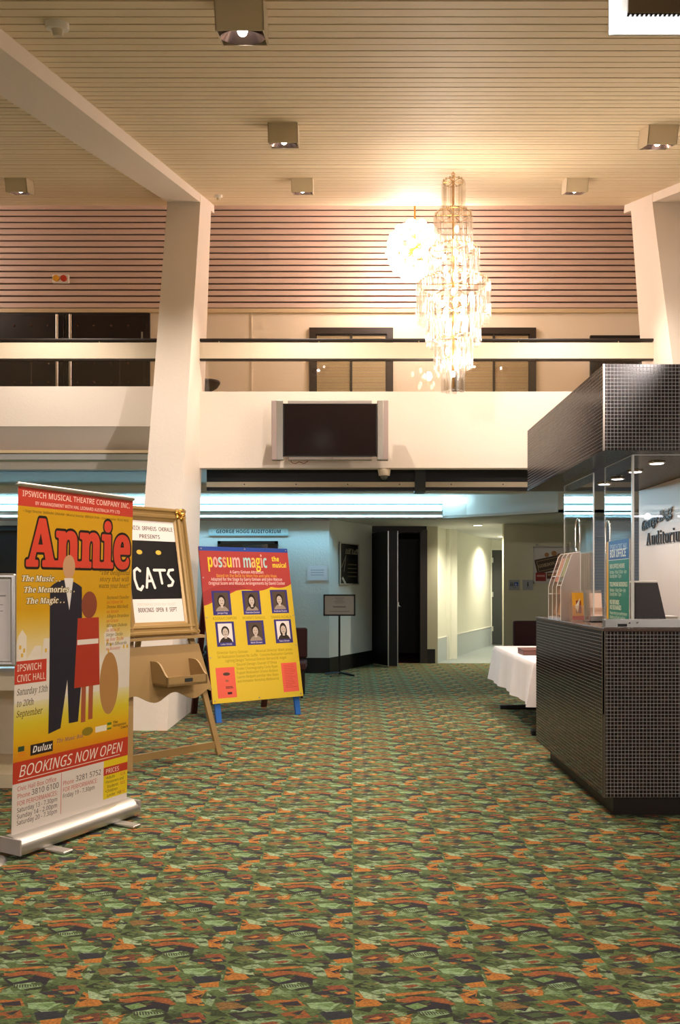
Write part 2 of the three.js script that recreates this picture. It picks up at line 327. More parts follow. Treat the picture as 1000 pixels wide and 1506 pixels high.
// fluorescent battens on the low ceiling behind the camera
for (const [X, label] of [[-4.6, 'white fluorescent batten on the low ceiling out of view, left one'], [0.2, 'white fluorescent batten on the low ceiling out of view, middle one'], [4.95, 'white fluorescent batten on the low ceiling out of view, right one']]) {
  const t = thing('fluorescent_batten', label, 'ceiling light', [X, 2.66, -2]);
  obj('housing', rb(1.3, .05, .1, .01, 0, -.025, 0), M.white, t);
  for (const s of [-1, 1]) obj('lamp_holder', bb(s * .6 - .02, s * .6 + .02, -.11, -.05, -.02, .02), M.white, t);
  for (const s of [-1, 1]) obj('tube', rod([s * .58, -.1, 0], [s * .3 - .18 * s, -.1, 0], .016, 12), glow(0xf4f6ff, 9), t), point(t, s * .35, -.1, 0, 0xfff4f2, L.batten, 2);
}
// track spotlights under the lower ceiling, out of view
function washer(X, Z, tx, th, tz, I, label) {
  const t = thing('track_spotlight', label, 'spotlight', [X, ceilH(Z), Z], 0);
  obj('arm', rod([0, 0, 0], [0, -.16, 0], .012), M.white, t);
  const dir = new THREE.Vector3(tx - X, th - (ceilH(Z) - .2), -(tz - Z)).normalize(), q = new THREE.Quaternion().setFromUnitVectors(new THREE.Vector3(0, -1, 0), dir);
  obj('can', new THREE.CylinderGeometry(.05, .065, .18, 24, 1, true).applyQuaternion(q).translate(0, -.2, 0), M.white, t);
  obj('lens', new THREE.SphereGeometry(.05, 20, 12).scale(1, .4, 1).applyQuaternion(q).translate(dir.x * .1, -.2 + dir.y * .1, dir.z * .1), M.lamp, t);
  spot(t, dir.x * .1, -.2 + dir.y * .1, dir.z * .1, dir.x * 3, -.2 + dir.y * 3, dir.z * 3, 0xfff0ea, I, .34, .6, 3);
}
washer(3.0, 2.6, -2.1, 2.0, 8.7, L.wash, 'white track spotlight out of view, aimed at the left column');
washer(-1.2, 2.4, 3.9, 3.3, 10, L.wash, 'white track spotlight out of view, aimed at the right column');
// strip lights on the bulkhead
function strip(x0, x1, x1b, label) {
  const t = thing('strip_light', label, 'strip light', [x0, 2.63, 13.79]);
  const n = x1 - x0;
  obj('tray', bb(0, n, 0, .36, -.02, .02), M.white, t);
  obj('tube', rod([.01, .29, .075], [x1b - x0, .29, .075], .048, 16), M.tube, t);
  obj('tube', rod([.01, .155, .085], [n - .01, .155, .085], .042, 16), M.tube, t);
  obj('ledge', bb(0, n, .214, .226, .02, .15), mat(0x4d9aa5, .3), t);
  obj('ledge', bb(0, n, .098, .108, .02, .15), mat(0x4d9aa5, .3), t);
  obj('skirt', bb(0, n, 0, .098, .02, .12), M.ceilPale, t);
  for (let i = 0; i * 1.5 < n - .2; i++) { const w = Math.min(1.5, n - i * 1.5); area(t, w - .04, .05, i * 1.5 + w / 2, .06, .16, [0, -1, .5], COOL, L.cove); }
  area(t, n - .1, .05, n / 2, .345, .08, [0, 1, .4], COOL, L.cove * .25);
}
strip(-2.75, 1.535, 1.94 - .0, 'cool white strip light with two bright tubes above the auditorium doors');
strip(-8.4, -2.78, -2.79, 'cool white strip light with two bright tubes behind the banner');
// wall light that washes the wall below the strip: the tubes themselves do it

// crystal chandelier
{
  const X = 1.09, Z = 8.69, top = ceilH(Z);
  const t = thing('crystal_chandelier', 'tall tiered chandelier of hanging crystal rods in front of the balcony', 'chandelier', [X, 3.5, Z]);
  const y0 = 3.5;
  const lobe = new THREE.Shape(); for (let i = 0; i <= 30; i++) { const a = i / 30 * Math.PI * 2, r = .0165 * (1 + .3 * Math.cos(3 * a)); i ? lobe.lineTo(Math.cos(a) * r, Math.sin(a) * r) : lobe.moveTo(r, 0); }
  const tiers = [[.105, 5.41, 5.79, 14], [.185, 5.07, 5.44, 26], [.255, 4.73, 5.06, 34], [.37, 4.31, 4.7, 50], [.27, 4.06, 4.42, 36], [.185, 3.81, 4.14, 26], [.105, 3.56, 3.9, 15]];
  for (const [R, a, b, n] of tiers) {
    const geo = new THREE.ExtrudeGeometry(lobe, { depth: b - a, bevelEnabled: true, bevelThickness: .006, bevelSize: .004, bevelSegments: 1, curveSegments: 4 }).rotateX(-Math.PI / 2);
    obj('ring', new THREE.TorusGeometry(R, .0035, 8, 48).rotateX(Math.PI / 2).translate(0, b - y0 - .004, 0), M.brass, t);
    for (let i = 0; i < n; i++) { const g = i / n * Math.PI * 2, o = obj('crystal_rod', geo, i % 2 ? M.crystal : M.crystalClear, t); o.position.set(Math.cos(g) * R, a - y0, Math.sin(g) * R); o.rotation.y = -g; }
    const bead = new THREE.SphereGeometry(.009, 8, 6), beads = [];
    for (let i = 0; i < n; i++) { const g = (i + .5) / n * Math.PI * 2; beads.push(bead.clone().translate(Math.cos(g) * R, b - y0 + .008, Math.sin(g) * R)); }
    obj('bead_row', beads, mat(0xf4e3b8, .2, { metalness: .4 }), t);
  }
  obj('stem', rod([0, .1, 0], [0, 5.8 - y0, 0], .012), M.brass, t);
  obj('spokes', tiers.flatMap(([R, , b]) => [0, 1, 2].map(k => rod([-R * Math.cos(k * 1.047), b - y0 - .004, -R * Math.sin(k * 1.047)], [R * Math.cos(k * 1.047), b - y0 - .004, R * Math.sin(k * 1.047)], .004, 6))), M.brass, t);
  const hook = []; for (let k = 0; k < 3; k++) hook.push(new THREE.TorusGeometry(.016, .004, 6, 16).rotateY(k * 1.57).translate(0, 5.82 - y0 + k * .026, 0));
  obj('chain', [...hook, cyl(.004, .004, top - 5.86, 0, (top + 5.87) / 2 - y0, 0, 8)], M.brass, t);
  const bulb = new THREE.SphereGeometry(.022, 12, 10).scale(1, 1.7, 1);
  const spots = [[0, 5.3, 1, .05], [0, 5.0, 3, .1], [0, 4.82, 3, .13], [0, 4.55, 5, .2], [0, 4.38, 4, .13], [0, 4.22, 3, .11], [0, 3.98, 2, .07], [0, 3.74, 1, .0]];
  for (const [, h, n, r] of spots) for (let i = 0; i < n; i++) { const g = i / n * 6.283 + h * 7, o = obj('bulb', bulb, M.bulb, t); o.position.set(Math.cos(g) * r, h - y0, Math.sin(g) * r); }
  for (const [h, k] of [[5.15, .35], [4.8, .9], [4.52, 1.2], [4.22, 1], [3.9, .7]]) point(t, .03, h - y0, .03, WARM, L.chandelier * k, 3);
}
// globe chandelier
{
  const Z = 11.9, X = 94 * Z / FOCAL, h = 1.5 + 492 * Z / FOCAL, top = 8.0;
  const t = thing('globe_chandelier', 'round cluster chandelier of glowing white globes on brass spikes', 'chandelier', [X, h, Z]);
  obj('stem', rod([0, 0, 0], [0, top - h, 0], .014), M.brass, t);
  obj('core', new THREE.SphereGeometry(.07, 20, 14), M.brass, t);
  obj('canopy', cyl(.05, .06, .03, 0, top - h - .015, 0), M.brass, t);
  const N = 72, R = .37, globe = new THREE.SphereGeometry(.064, 16, 12);
  for (let i = 0; i < N; i++) {
    const y = 1 - 2 * (i + .5) / N, r = Math.sqrt(1 - y * y), g = i * 2.39996, d = [r * Math.cos(g), y, r * Math.sin(g)];
    obj('spike', rod([0, 0, 0], d.map(v => v * (R - .05)), .004, 6), M.brass, t);
    const o = obj('globe', globe, M.globe, t); o.position.set(d[0] * R, d[1] * R, d[2] * R);
    if (i % 6 === 2) point(t, d[0] * R, d[1] * R, d[2] * R, 0xffe6da, L.globe, 3);
  }
  const c = t.clone(); c.name = numbered('globe_chandelier'); c.position.x = -6.7; scene.add(c);
  c.userData = { label: 'round globe chandelier of the left bay, outside the picture', category: 'chandelier' };
  c.traverse(o => { if (o.isLight) o.intensity *= .22; });
}
// lamps recessed in the booth soffit are with the booth; corridor downlights
for (const [X, Z, label] of [[2.38, 15.3, 'round recessed downlight at the mouth of the corridor'], [3.5, 18.9, 'round recessed downlight deep in the corridor']]) {
  const t = thing('recessed_downlight', label, 'ceiling light', [X, 2.62, Z]);
  obj('rim', new THREE.TorusGeometry(.085, .01, 8, 32).rotateX(Math.PI / 2), M.white, t);
  obj('lamp_disc', cyl(.08, .08, .012, 0, -.004, 0, 32), M.spotGlow, t);
  spot(t, 0, -.02, 0, 0, -1, 0, 0xfff4dc, L.corridor, 1.25, .6, 2);
}
// ---------- balcony fittings ----------
function balustrade(x0, x1, hTop, label, joints) {
  const t = thing('balustrade', label, 'balustrade', [x0, hTop, 10.24]);
  const n = x1 - x0, g0 = 4.33 - hTop;
  obj('rail', bb(0, n, g0, 4.53 - hTop, -.03, .03), M.cream, t);
  obj('handrail', rb(n, .036, .07, .012, n / 2, 4.566 - hTop, 0), M.darkBrown, t);
  for (let i = .25; i < n; i += 1.25) obj('stud', cyl(.01, .01, .02, i, 4.54 - hTop, .02, 10), M.chrome, t);
  obj('under_trim', bb(0, n, g0 - .022, g0, -.02, .035), M.bronze, t);
  let a = 0; for (const j of [...joints, n]) { obj('glass_pane', bb(a + .004, j - .004, 0, g0 - .022, -.006, .006), M.glass, t); a = j; }
}
balustrade(-1.9, 3.83, 3.915, 'cream rail with glass panes above the television', [1.9, 3.8]);
balustrade(-8.4, -2.26, 3.98, 'cream rail with glass panes on the left balcony', [1.2, 2.8, 4.39, 5.5]);
// sliding windows with blinds
function blindWindow(x0, x1, hTop, label) {
  const w = x1 - x0, H = hTop - 3.2, t = thing('sliding_window', label, 'window', [x0, 3.2, ZB]);
  const f = .1;
  obj('frame', [bb(0, f, 0, H, 0, .05), bb(w - f, w, 0, H, 0, .05), bb(f, w - f, H - f, H, 0, .05)], M.bronze, t);
  obj('inner_frame', [bb(f, f + .02, 0, H - f, 0, .03), bb(w - f - .02, w - f, 0, H - f, 0, .03), bb(f, w - f, H - f - .02, H - f, 0, .03)], M.darkBrown, t);
  obj('mullion', bb(w / 2 - .018, w / 2 + .018, 0, H - f, 0, .04), M.bronze, t);
  obj('backing', bb(f, w - f, 0, H - f, -.002, .004), M.darkBrown, t);
  const sl = []; for (let h = .5; h < H - f - .02; h += .024) for (const [a, b] of [[f + .02, w / 2 - .018], [w / 2 + .018, w - f - .02]]) sl.push(new THREE.BoxGeometry(b - a, .002, .024).rotateX(1.0).translate((a + b) / 2, h, .014));
  const s = obj('blind_slats', sl, mat(0xc9b287, .5), t); s.userData.kind = 'stuff';
  for (const [a, b] of [[f + .02, w / 2 - .018], [w / 2 + .018, w - f - .02]]) obj('pane', bb(a, b, 0, H - f - .02, .027, .03), M.glass, t);
}
blindWindow(bxX(455), bxX(578), bxH(483), 'dark framed balcony window with blinds above the television');
blindWindow(bxX(664), bxX(787.5), bxH(483), 'dark framed balcony window with blinds behind the crystal chandelier');
{
  const t = thing('door', 'dark balcony door right of the blind windows beside the column', 'door', [bxX(867), 3.2, ZB]);
  obj('leaf', bb(.06, 1, 0, 2.2, 0, .03), M.darkBrown, t); obj('door_frame', [bb(0, .06, 0, 2.26, 0, .05), bb(.06, 1, 2.2, 2.26, 0, .05)], M.black, t);
  const HH = bxH(462) - 3.2, lw = 1.27;
  const d = thing('padded_doors', 'dark padded double doors with studs and long chrome handles on left balcony', 'door', [bxX(221) - 2 * lw - .1, 3.2, ZB]);
  for (const k of [0, 1]) {
    const x = .02 + k * lw, p = obj('leaf', rb(lw - .015, HH - .05, .06, .015, x + lw / 2, HH / 2, .02), mat(0x160b0a, .38), d);
    for (let i = 0; i < 4; i++) for (let j = 0; j < 8; j++) obj('stud', new THREE.SphereGeometry(.022, 10, 6).scale(1, 1, .6).translate(x + .2 + i * .27, HH - .2 - j * .3, .052), mat(0x4a302a, .15), p);
    const hx = k ? x + .11 : x + lw - .1;
    obj('handle', [rod([hx, .5, .1], [hx, HH - .04, .1], .024, 14), rod([hx, .6, .04], [hx, .6, .1], .01), rod([hx, HH - .2, .04], [hx, HH - .2, .1], .01)], M.chrome, d);
  }
  obj('door_frame', [bb(-.06, .02, 0, HH, 0, .05), bb(2 * lw + .02, 2 * lw + .1, 0, HH, 0, .05), bb(.02, 2 * lw + .02, HH - .03, HH, 0, .05)], M.darkBrown, d);
  obj('hinge', bb(2 * lw - .03, 2 * lw - .005, HH - .5, HH - .3, .05, .062), M.steel, d);
}
{
  const t = thing('beacon_unit', 'small white box with yellow and red lamps on the slatted wall', 'signal light', [bxX(80), bxH(419), ZB - .047]);
  obj('box', rb(.26, .13, .05, .008, .13, .065, .025), M.white, t);
  obj('yellow_lamp', cyl(.05, .05, .03, 0, 0, 0, 24).rotateX(Math.PI / 2).translate(.065, .065, .06), mat(0xd99a20, .3), t, 'yellow round lens');
  obj('red_lamp', cyl(.05, .05, .03, 0, 0, 0, 24).rotateX(Math.PI / 2).translate(.185, .065, .06), mat(0xb8361c, .3), t, 'red round lens');
}
{
  const t = thing('bar_table', 'dark round-edged tabletop seen behind balcony glass next to the column', 'table', [-2.03, 3.2, 11.6]);
  obj('top', new THREE.LatheGeometry([[0, 0], [.05, 0], [.13, .05], [.17, .11], [.17, .14], [0, .14]].map(p => new THREE.Vector2(...p)), 28).translate(0, 1.05, 0), M.darkBrown, t);
  obj('pedestal', cyl(.025, .025, 1.05, 0, .525, 0), M.darkBrown, t); obj('foot', cyl(.16, .18, .025, 0, .0125, 0), M.darkBrown, t);
}
// television
{
  const t = thing('television', 'silver plasma television with dark screen on the balcony front', 'television', [-.255, 3.02, 9.98]);
  const w = 1.425, h = .73;
  const tilt = new THREE.Matrix4().makeRotationX(.03);
  const add = (n, g, m, p = t) => { const o = obj(n, g, m, p); return o; };
  const B = add('bezel', [rb(w - .4, h, .09, .012, 0, h / 2, 0)], M.silverPaint);
  add('screen', bb(-.555, .56, .055, h - .055, .043, .049), mat(0x1c1216, .14), t);
  add('screen_border', [bb(-.57, .575, .04, .055, .043, .052), bb(-.57, .575, h - .055, h - .045, .043, .052), bb(-.57, -.555, .04, h - .045, .043, .052), bb(.56, .575, .04, h - .045, .043, .052)], M.black, t);
  for (const s of [-1, 1]) add('speaker', rb(.115, h, .085, .01, s * (w / 2 - .0575), h / 2, -.002), mat(0xad9c98, .5));
  add('side_trim', [rb(.09, h, .088, .01, -.61, h / 2, 0), rb(.08, h, .088, .01, .615, h / 2, 0)], M.silver);
  add('button', [-.52, -.5, .01, .03].map(x => bx(.012, .006, .004, x, .02, .047)), mat(0x6a1f18, .4));
  add('wall_bracket', [bb(-.3, .3, .25, .55, -.2, -.16), bb(-.25, -.2, .2, .6, -.18, -.04), bb(.2, .25, .2, .6, -.18, -.04)], M.black);
  add('cable', new THREE.TubeGeometry(new THREE.CatmullRomCurve3([[-.5, .05, -.03], [-.47, -.02, -.03], [-.42, -.03, -.03], [-.38, -.015, -.03], [-.32, -.03, -.03], [-.27, .0, -.04]].map(p => new THREE.Vector3(...p))), 24, .005, 6), mat(0x7a3a24, .5));
  void B; void tilt;
}
{
  const t = thing('dome_camera', 'small white dome security camera under the balcony edge', 'camera', [.42, 2.96, 10.28]);
  obj('housing', new THREE.LatheGeometry([[0, 0], [.078, 0], [.08, -.02], [.07, -.085], [.05, -.09], [0, -.09]].map(p => new THREE.Vector2(...p)), 28), M.cream, t);
  obj('dome', new THREE.SphereGeometry(.048, 20, 12).translate(0, -.09, 0), mat(0x8d8a86, .05, { transmission: .6, thickness: 0 }), t);
}
for (const [X, Z, r, label] of [[-1.56, 4.33, .062, 'round white smoke detector near the sloping beam'], [-1.68, 10.35, .05, 'tiny white detector at the far corner of the ceiling by the column']]) {
  const t = thing('smoke_detector', label, 'smoke detector', [X, ceilH(Z), Z]); t.rotation.x = CA;
  obj('base', cyl(r, r * .95, .03, 0, -.015, 0, 28), M.white, t); obj('sensor', cyl(r * .5, r * .38, .03, 0, -.045, 0, 20), M.cream, t);
}

// ---------- signs and posters ----------
const T = (g, s, x, y, font, col, align = 'left', maxW) => { g.font = font; g.fillStyle = col; g.textAlign = align; g.textBaseline = 'alphabetic'; maxW ? g.fillText(s, x, y, maxW) : g.fillText(s, x, y); };
function slant(g, x, y, k, fn) { g.save(); g.translate(x, y); g.transform(1, 0, -k, 1, 0, 0); fn(); g.restore(); }

// roll-up banner
const bannerTex = canvas(840, 1800, (g, W, H) => {
  const grad = g.createLinearGradient(0, 0, 0, H * .79);
  [[0, '#d09c12'], [.45, '#d29e14'], [.56, '#e0c884'], [.66, '#e6ddcf'], [.78, '#e3d9bd'], [.86, '#d9c430'], [.92, '#e0b018'], [1, '#dd8a14']].forEach(([p, c]) => grad.addColorStop(p, c));
  g.fillStyle = grad; g.fillRect(0, 0, W, H);
  // white skyline of the print
  g.fillStyle = '#e6ddd2';
  const sky = [[0, .47], [.02, .43], [.05, .41], [.085, .43], [.085, .5], [.15, .46], [.2, .46], [.2, .51], [.22, .44], [.3, .44], [.3, .6], [.8, .6], [.74, .44], [.8, .41], [.86, .44], [.86, .48], [.93, .455], [1, .455], [1, .62], [0, .62]];
  g.beginPath(); sky.forEach(([u, v], i) => i ? g.lineTo(u * W, v * H) : g.moveTo(u * W, v * H)); g.closePath(); g.globalAlpha = .85; g.fill(); g.globalAlpha = 1;
  g.fillStyle = '#dcae2e'; for (const [u, v] of [[.03, .455], [.06, .465], [.045, .478], [.23, .47], [.77, .46], [.8, .47], [.93, .48], [.965, .48], [.78, .49]]) g.fillRect(u * W, v * H, 12, 20);
  // head band
  g.fillStyle = '#c8402e'; g.fillRect(0, 0, W, H * .058);
  T(g, 'IPSWICH MUSICAL THEATRE COMPANY INC.', W / 2, 54, '40px sans-serif', '#f3dccb', 'center', W * .94);
  T(g, 'BY ARRANGEMENT WITH HAL LEONARD AUSTRALIA PTY LTD', W / 2, 92, '25px sans-serif', '#f3dccb', 'center', W * .74);
  T(g, '• Stage Director: BARBARA GRAHAM • Musical Director: BRENDA RYAN • Choreographer: PEGGY ROSE', W / 2, 134, '18px sans-serif', '#3a2a12', 'center', W * .92);
  // title lettering
  g.font = 'bold 330px serif'; g.textAlign = 'center'; g.lineJoin = 'round';
  g.save(); g.translate(W * .53, 405); g.scale(.77, 1);
  g.lineWidth = 46; g.strokeStyle = '#1c120c'; g.strokeText('Annie', 0, 0);
  g.lineWidth = 20; g.strokeStyle = '#d8452f'; g.strokeText('Annie', 0, 0); g.fillStyle = '#d8452f'; g.fillText('Annie', 0, 0); g.restore();
  // plain stand-ins for the figures: dark block, red block, tan block
  g.fillStyle = '#2a2732'; g.beginPath(); g.moveTo(.26 * W, .29 * H); g.quadraticCurveTo(.38 * W, .245 * H, .53 * W, .29 * H); g.lineTo(.55 * W, .55 * H); g.lineTo(.52 * W, .705 * H); g.lineTo(.44 * W, .705 * H); g.lineTo(.42 * W, .57 * H); g.lineTo(.37 * W, .715 * H); g.lineTo(.27 * W, .725 * H); g.lineTo(.27 * W, .56 * H); g.closePath(); g.fill();
  g.fillStyle = '#c79a72'; g.beginPath(); g.ellipse(.415 * W, .228 * H, .052 * W, .036 * H, 0, 0, 7); g.fill();
  g.fillStyle = '#e8e0da'; g.beginPath(); g.moveTo(.375 * W, .262 * H); g.lineTo(.455 * W, .262 * H); g.lineTo(.425 * W, .36 * H); g.closePath(); g.fill();
  g.fillStyle = '#b23a28'; g.beginPath(); g.moveTo(.5 * W, .385 * H); g.lineTo(.69 * W, .385 * H); g.lineTo(.71 * W, .6 * H); g.lineTo(.48 * W, .6 * H); g.closePath(); g.fill();
  g.fillStyle = '#e6dcd2'; g.fillRect(.5 * W, .452 * H, .19 * W, .016 * H);
  g.fillStyle = '#a85a3c'; g.fillRect(.545 * W, .6 * H, .04 * W, .11 * H); g.fillRect(.61 * W, .6 * H, .04 * W, .105 * H);
  g.fillStyle = '#8a4630'; g.beginPath(); g.ellipse(.6 * W, .345 * H, .07 * W, .042 * H, 0, 0, 7); g.fill();
  g.fillStyle = '#b5854e'; g.beginPath(); g.ellipse(.8 * W, .6 * H, .09 * W, .1 * H, 0, 0, 7); g.fill();
  // text left
  slant(g, 0, 0, 0, () => { ['The Music . .', 'The Memories . .', 'The Magic . .'].forEach((s, i) => { g.font = 'bold italic 42px serif'; g.textAlign = 'left'; g.lineWidth = 6; g.strokeStyle = '#6b5518'; g.strokeText(s, 28 + i * 16, 490 + i * 58); g.fillStyle = '#fbf2df'; g.fillText(s, 28 + i * 16, 490 + i * 58); }); });
  ['“The delightful', 'story that will', 'warm your heart”'].forEach((s, i) => T(g, s, W * .83, 450 + i * 38, 'italic 36px serif', '#40300f', 'center', W * .3));
  for (let i = 0; i < 12; i++) T(g, ['Raymond Chandler', 'as Oliver W', 'Donna Mitchell', 'as Annie', 'Allegra Drambus', 'as Grace', 'Miriam Dubois', 'as Miss H', 'Serge Cecilo', 'as Star To Be', 'Brian Edwards', 'as Rooster'][i], W * .76, 590 + i * 27, `italic ${24}px serif`, i % 2 ? '#c24a26' : '#3c2f1c', 'left', W * .22);
  g.fillStyle = '#c8402e'; g.fillRect(0, H * .5, W * .245, H * .066);
  T(g, 'IPSWICH', 14, H * .529, '50px sans-serif', '#f6ead8', 'left', W * .19); T(g, 'CIVIC HALL', 14, H * .559, '50px sans-serif', '#f6ead8', 'left', W * .22);
  T(g, 'Saturday 13th', 14, H * .597, 'italic 46px serif', '#33260e', 'left', W * .24); T(g, 'to 20th', 14, H * .63, 'italic 46px serif', '#33260e', 'left', W * .13); T(g, 'September', 14, H * .66, 'italic 46px serif', '#33260e', 'left', W * .2);
  // sponsors
  g.fillStyle = '#2f4a33'; g.fillRect(30, H * .745, 40, 26); g.fillStyle = '#e28a1e'; g.beginPath(); g.ellipse(54, H * .768, 24, 14, 0, 0, 7); g.fill(); T(g, 'Ipswich', 50, H * .795, '20px sans-serif', '#6b5a2a', 'center');
  g.fillStyle = '#281c20'; g.fillRect(110, H * .747, 150, 56); T(g, 'Dulux', 185, H * .771, 'bold italic 48px sans-serif', '#f6f0e8', 'center', 130);
  T(g, 'The Music Box', 380, H * .757, 'italic 28px serif', '#4c3b86', 'center'); g.fillStyle = '#8d7a22'; g.beginPath(); g.ellipse(510, H * .742, 42, 24, 0, 0, 7); g.fill(); g.fillStyle = '#efe6d2'; g.fillRect(570, H * .733, 90, 34); g.fillStyle = '#557a2c'; g.fillRect(664, H * .728, 34, 40); g.fillStyle = '#e3c11e'; g.fillRect(664, H * .736, 34, 16);
  T(g, 'The', 712, H * .735, 'bold 22px sans-serif', '#2c2320'); T(g, 'Management', 712, H * .746, 'bold 22px sans-serif', '#4a3c34', 'left', 110); T(g, 'Coach', 775, H * .757, 'bold 22px sans-serif', '#2c2320', 'left', 60);
  // bookings band
  g.fillStyle = '#c23a26'; g.fillRect(0, H * .788, W, H * .062);
  T(g, 'BOOKINGS NOW OPEN', 34, H * .833, 'italic 82px sans-serif', '#f4e8dc', 'left', W * .9); g.fillStyle = '#f4e8dc'; g.fillRect(34, H * .84, W * .88, 4);
  g.fillStyle = '#e5dad3'; g.fillRect(0, H * .85, W, H * .15); g.fillStyle = '#c23a26'; g.fillRect(W * .385, H * .852, 3, H * .125);
  const R = '#c0513f', K = '#3c2f2b';
  T(g, 'Civic Hall Box Office', 30, H * .872, '32px sans-serif', R, 'left', 260); T(g, 'Phone', 30, H * .894, '32px sans-serif', R, 'left', 84); T(g, '3810 6100', 122, H * .894, '42px sans-serif', K, 'left', 186); T(g, 'FOR PERFORMANCES:', 30, H * .915, '32px sans-serif', R, 'left', 270);
  ['Saturday 13 - 7.30pm', 'Sunday 14 - 2.00pm', 'Saturday 20 - 7.30pm'].forEach((s, i) => T(g, s, 30, H * (.934 + i * .018), '32px sans-serif', K, 'left', 270));
  T(g, 'Phone', W * .4, H * .892, '32px sans-serif', R, 'left', 80); T(g, '3281 5752', W * .4 + 92, H * .89, '42px sans-serif', K, 'left', 200); T(g, 'FOR PERFORMANCE:', W * .4, H * .912, '32px sans-serif', R, 'left', 260); T(g, 'Friday 19 - 7.30pm', W * .4, H * .931, '32px sans-serif', K, 'left', 240);
  g.fillStyle = '#e6c81c'; g.fillRect(W * .765, H * .85, W * .235, H * .125); g.fillStyle = '#c23a26'; g.fillRect(W * .765, H * .872, W * .235, H * .026);
  T(g, 'PRICES', W * .785, H * .893, '36px sans-serif', '#f4e8dc', 'left', 110);
  [['•Adults', '$28'], ['•Pensioners and', ''], ['  Students', '$22'], ['•Children', ''], ['  (under 14)', '$14']].forEach(([a, b], i) => { T(g, a, W * .785, H * (.912 + i * .0145), '24px sans-serif', K, 'left', 150); if (b) T(g, b, W * .93, H * (.912 + i * .0145), '24px sans-serif', R, 'left', 44); });
});
{
  const t = thing('banner_stand', 'yellow and red roll-up show banner standing at the left', 'banner', [-1.67, 0, 4.913], 62.3 * Math.PI / 180);
  const w = .9, lean = .055;
  const g = new THREE.PlaneGeometry(w, 1.95, 1, 30); const p = g.attributes.position;
  for (let i = 0; i < p.count; i++) { const v = p.getY(i) + .975; p.setXYZ(i, p.getX(i), .1 + v, lean * v / 1.95 + .002); } g.computeVertexNormals();
  obj('graphic', g, flat(bannerTex, .38), t);
  const gb = new THREE.BoxGeometry(w, 1.95, .001).translate(0, .975 + .1, 0); const pb = gb.attributes.position; for (let i = 0; i < pb.count; i++) pb.setZ(i, pb.getZ(i) + lean * (pb.getY(i) - .1) / 1.95); gb.computeVertexNormals();
  obj('backing_sheet', gb, M.white, t);
  const sec = new THREE.Shape(); sec.moveTo(-.1, .02); sec.quadraticCurveTo(-.115, .09, -.03, .11); sec.lineTo(.02, .115); sec.quadraticCurveTo(.1, .1, .1, .02); sec.closePath();
  obj('cassette', new THREE.ExtrudeGeometry(sec, { depth: .93, bevelEnabled: false }).translate(0, 0, -.465).rotateY(Math.PI / 2), M.silver, t);
  for (const s of [-1, 1]) obj('end_cap', bb(s * .465, s * .475, .02, .105, -.1, .1), M.silverPaint, t);
  for (const s of [-.28, .27]) obj('foot', rb(.07, .018, .42, .008, s, .01, .05), M.silver, t);
  obj('top_rail', new THREE.CapsuleGeometry(.014, w, 4, 12).rotateZ(Math.PI / 2).translate(0, 2.055, lean), M.silver, t);
  obj('pole', rod([0, .1, -.03], [0, 2.05, lean - .02], .012), M.silver, t);
}
// framed show poster on a gold easel
const catsTex = canvas(560, 960, (g, W, H) => {
  g.fillStyle = '#ece2da'; g.fillRect(0, 0, W, H); g.fillStyle = '#0d0a0b'; g.fillRect(0, H * .2, W, H * .575);
  T(g, "IPSWICH ORPHEUS CHORALE", W * .49, 92, 'bold 52px monospace', '#2a1512', 'center', W * .96); T(g, 'PRESENTS', W * .48, 168, 'bold 50px monospace', '#2a1512', 'center', W * .42);
  g.fillStyle = '#d7b445'; for (const u of [.24, .62]) { g.beginPath(); g.ellipse(u * W, H * .315, 32, 22, 0, 0, 7); g.fill(); }
  g.strokeStyle = '#efe6dc'; g.lineWidth = 26; g.lineCap = 'round'; g.lineJoin = 'round';
  const st = pts => { g.beginPath(); pts.forEach(([x, y], i) => i ? g.lineTo(x * W, y * H) : g.moveTo(x * W, y * H)); g.stroke(); };
  st([[.21, .5], [.16, .475], [.1, .5], [.09, .58], [.13, .67], [.19, .685], [.235, .65]]); st([[.31, .66], [.37, .475], [.47, .665]]); st([[.33, .6], [.43, .595]]);
  st([[.49, .49], [.71, .49]]); st([[.6, .49], [.625, .62]]); st([[.88, .485], [.8, .49], [.765, .53], [.82, .575], [.86, .6], [.82, .64], [.75, .645]]);
  T(g, 'PERFORMANCE DATES 10th 11th OCT', W * .47, H * .84, '34px sans-serif', '#d8c2b2', 'center', W * .76); T(g, 'BOOKINGS OPEN 8 SEPT', W * .48, H * .9, 'bold 52px monospace', '#2a1512', 'center', W * .78);
});
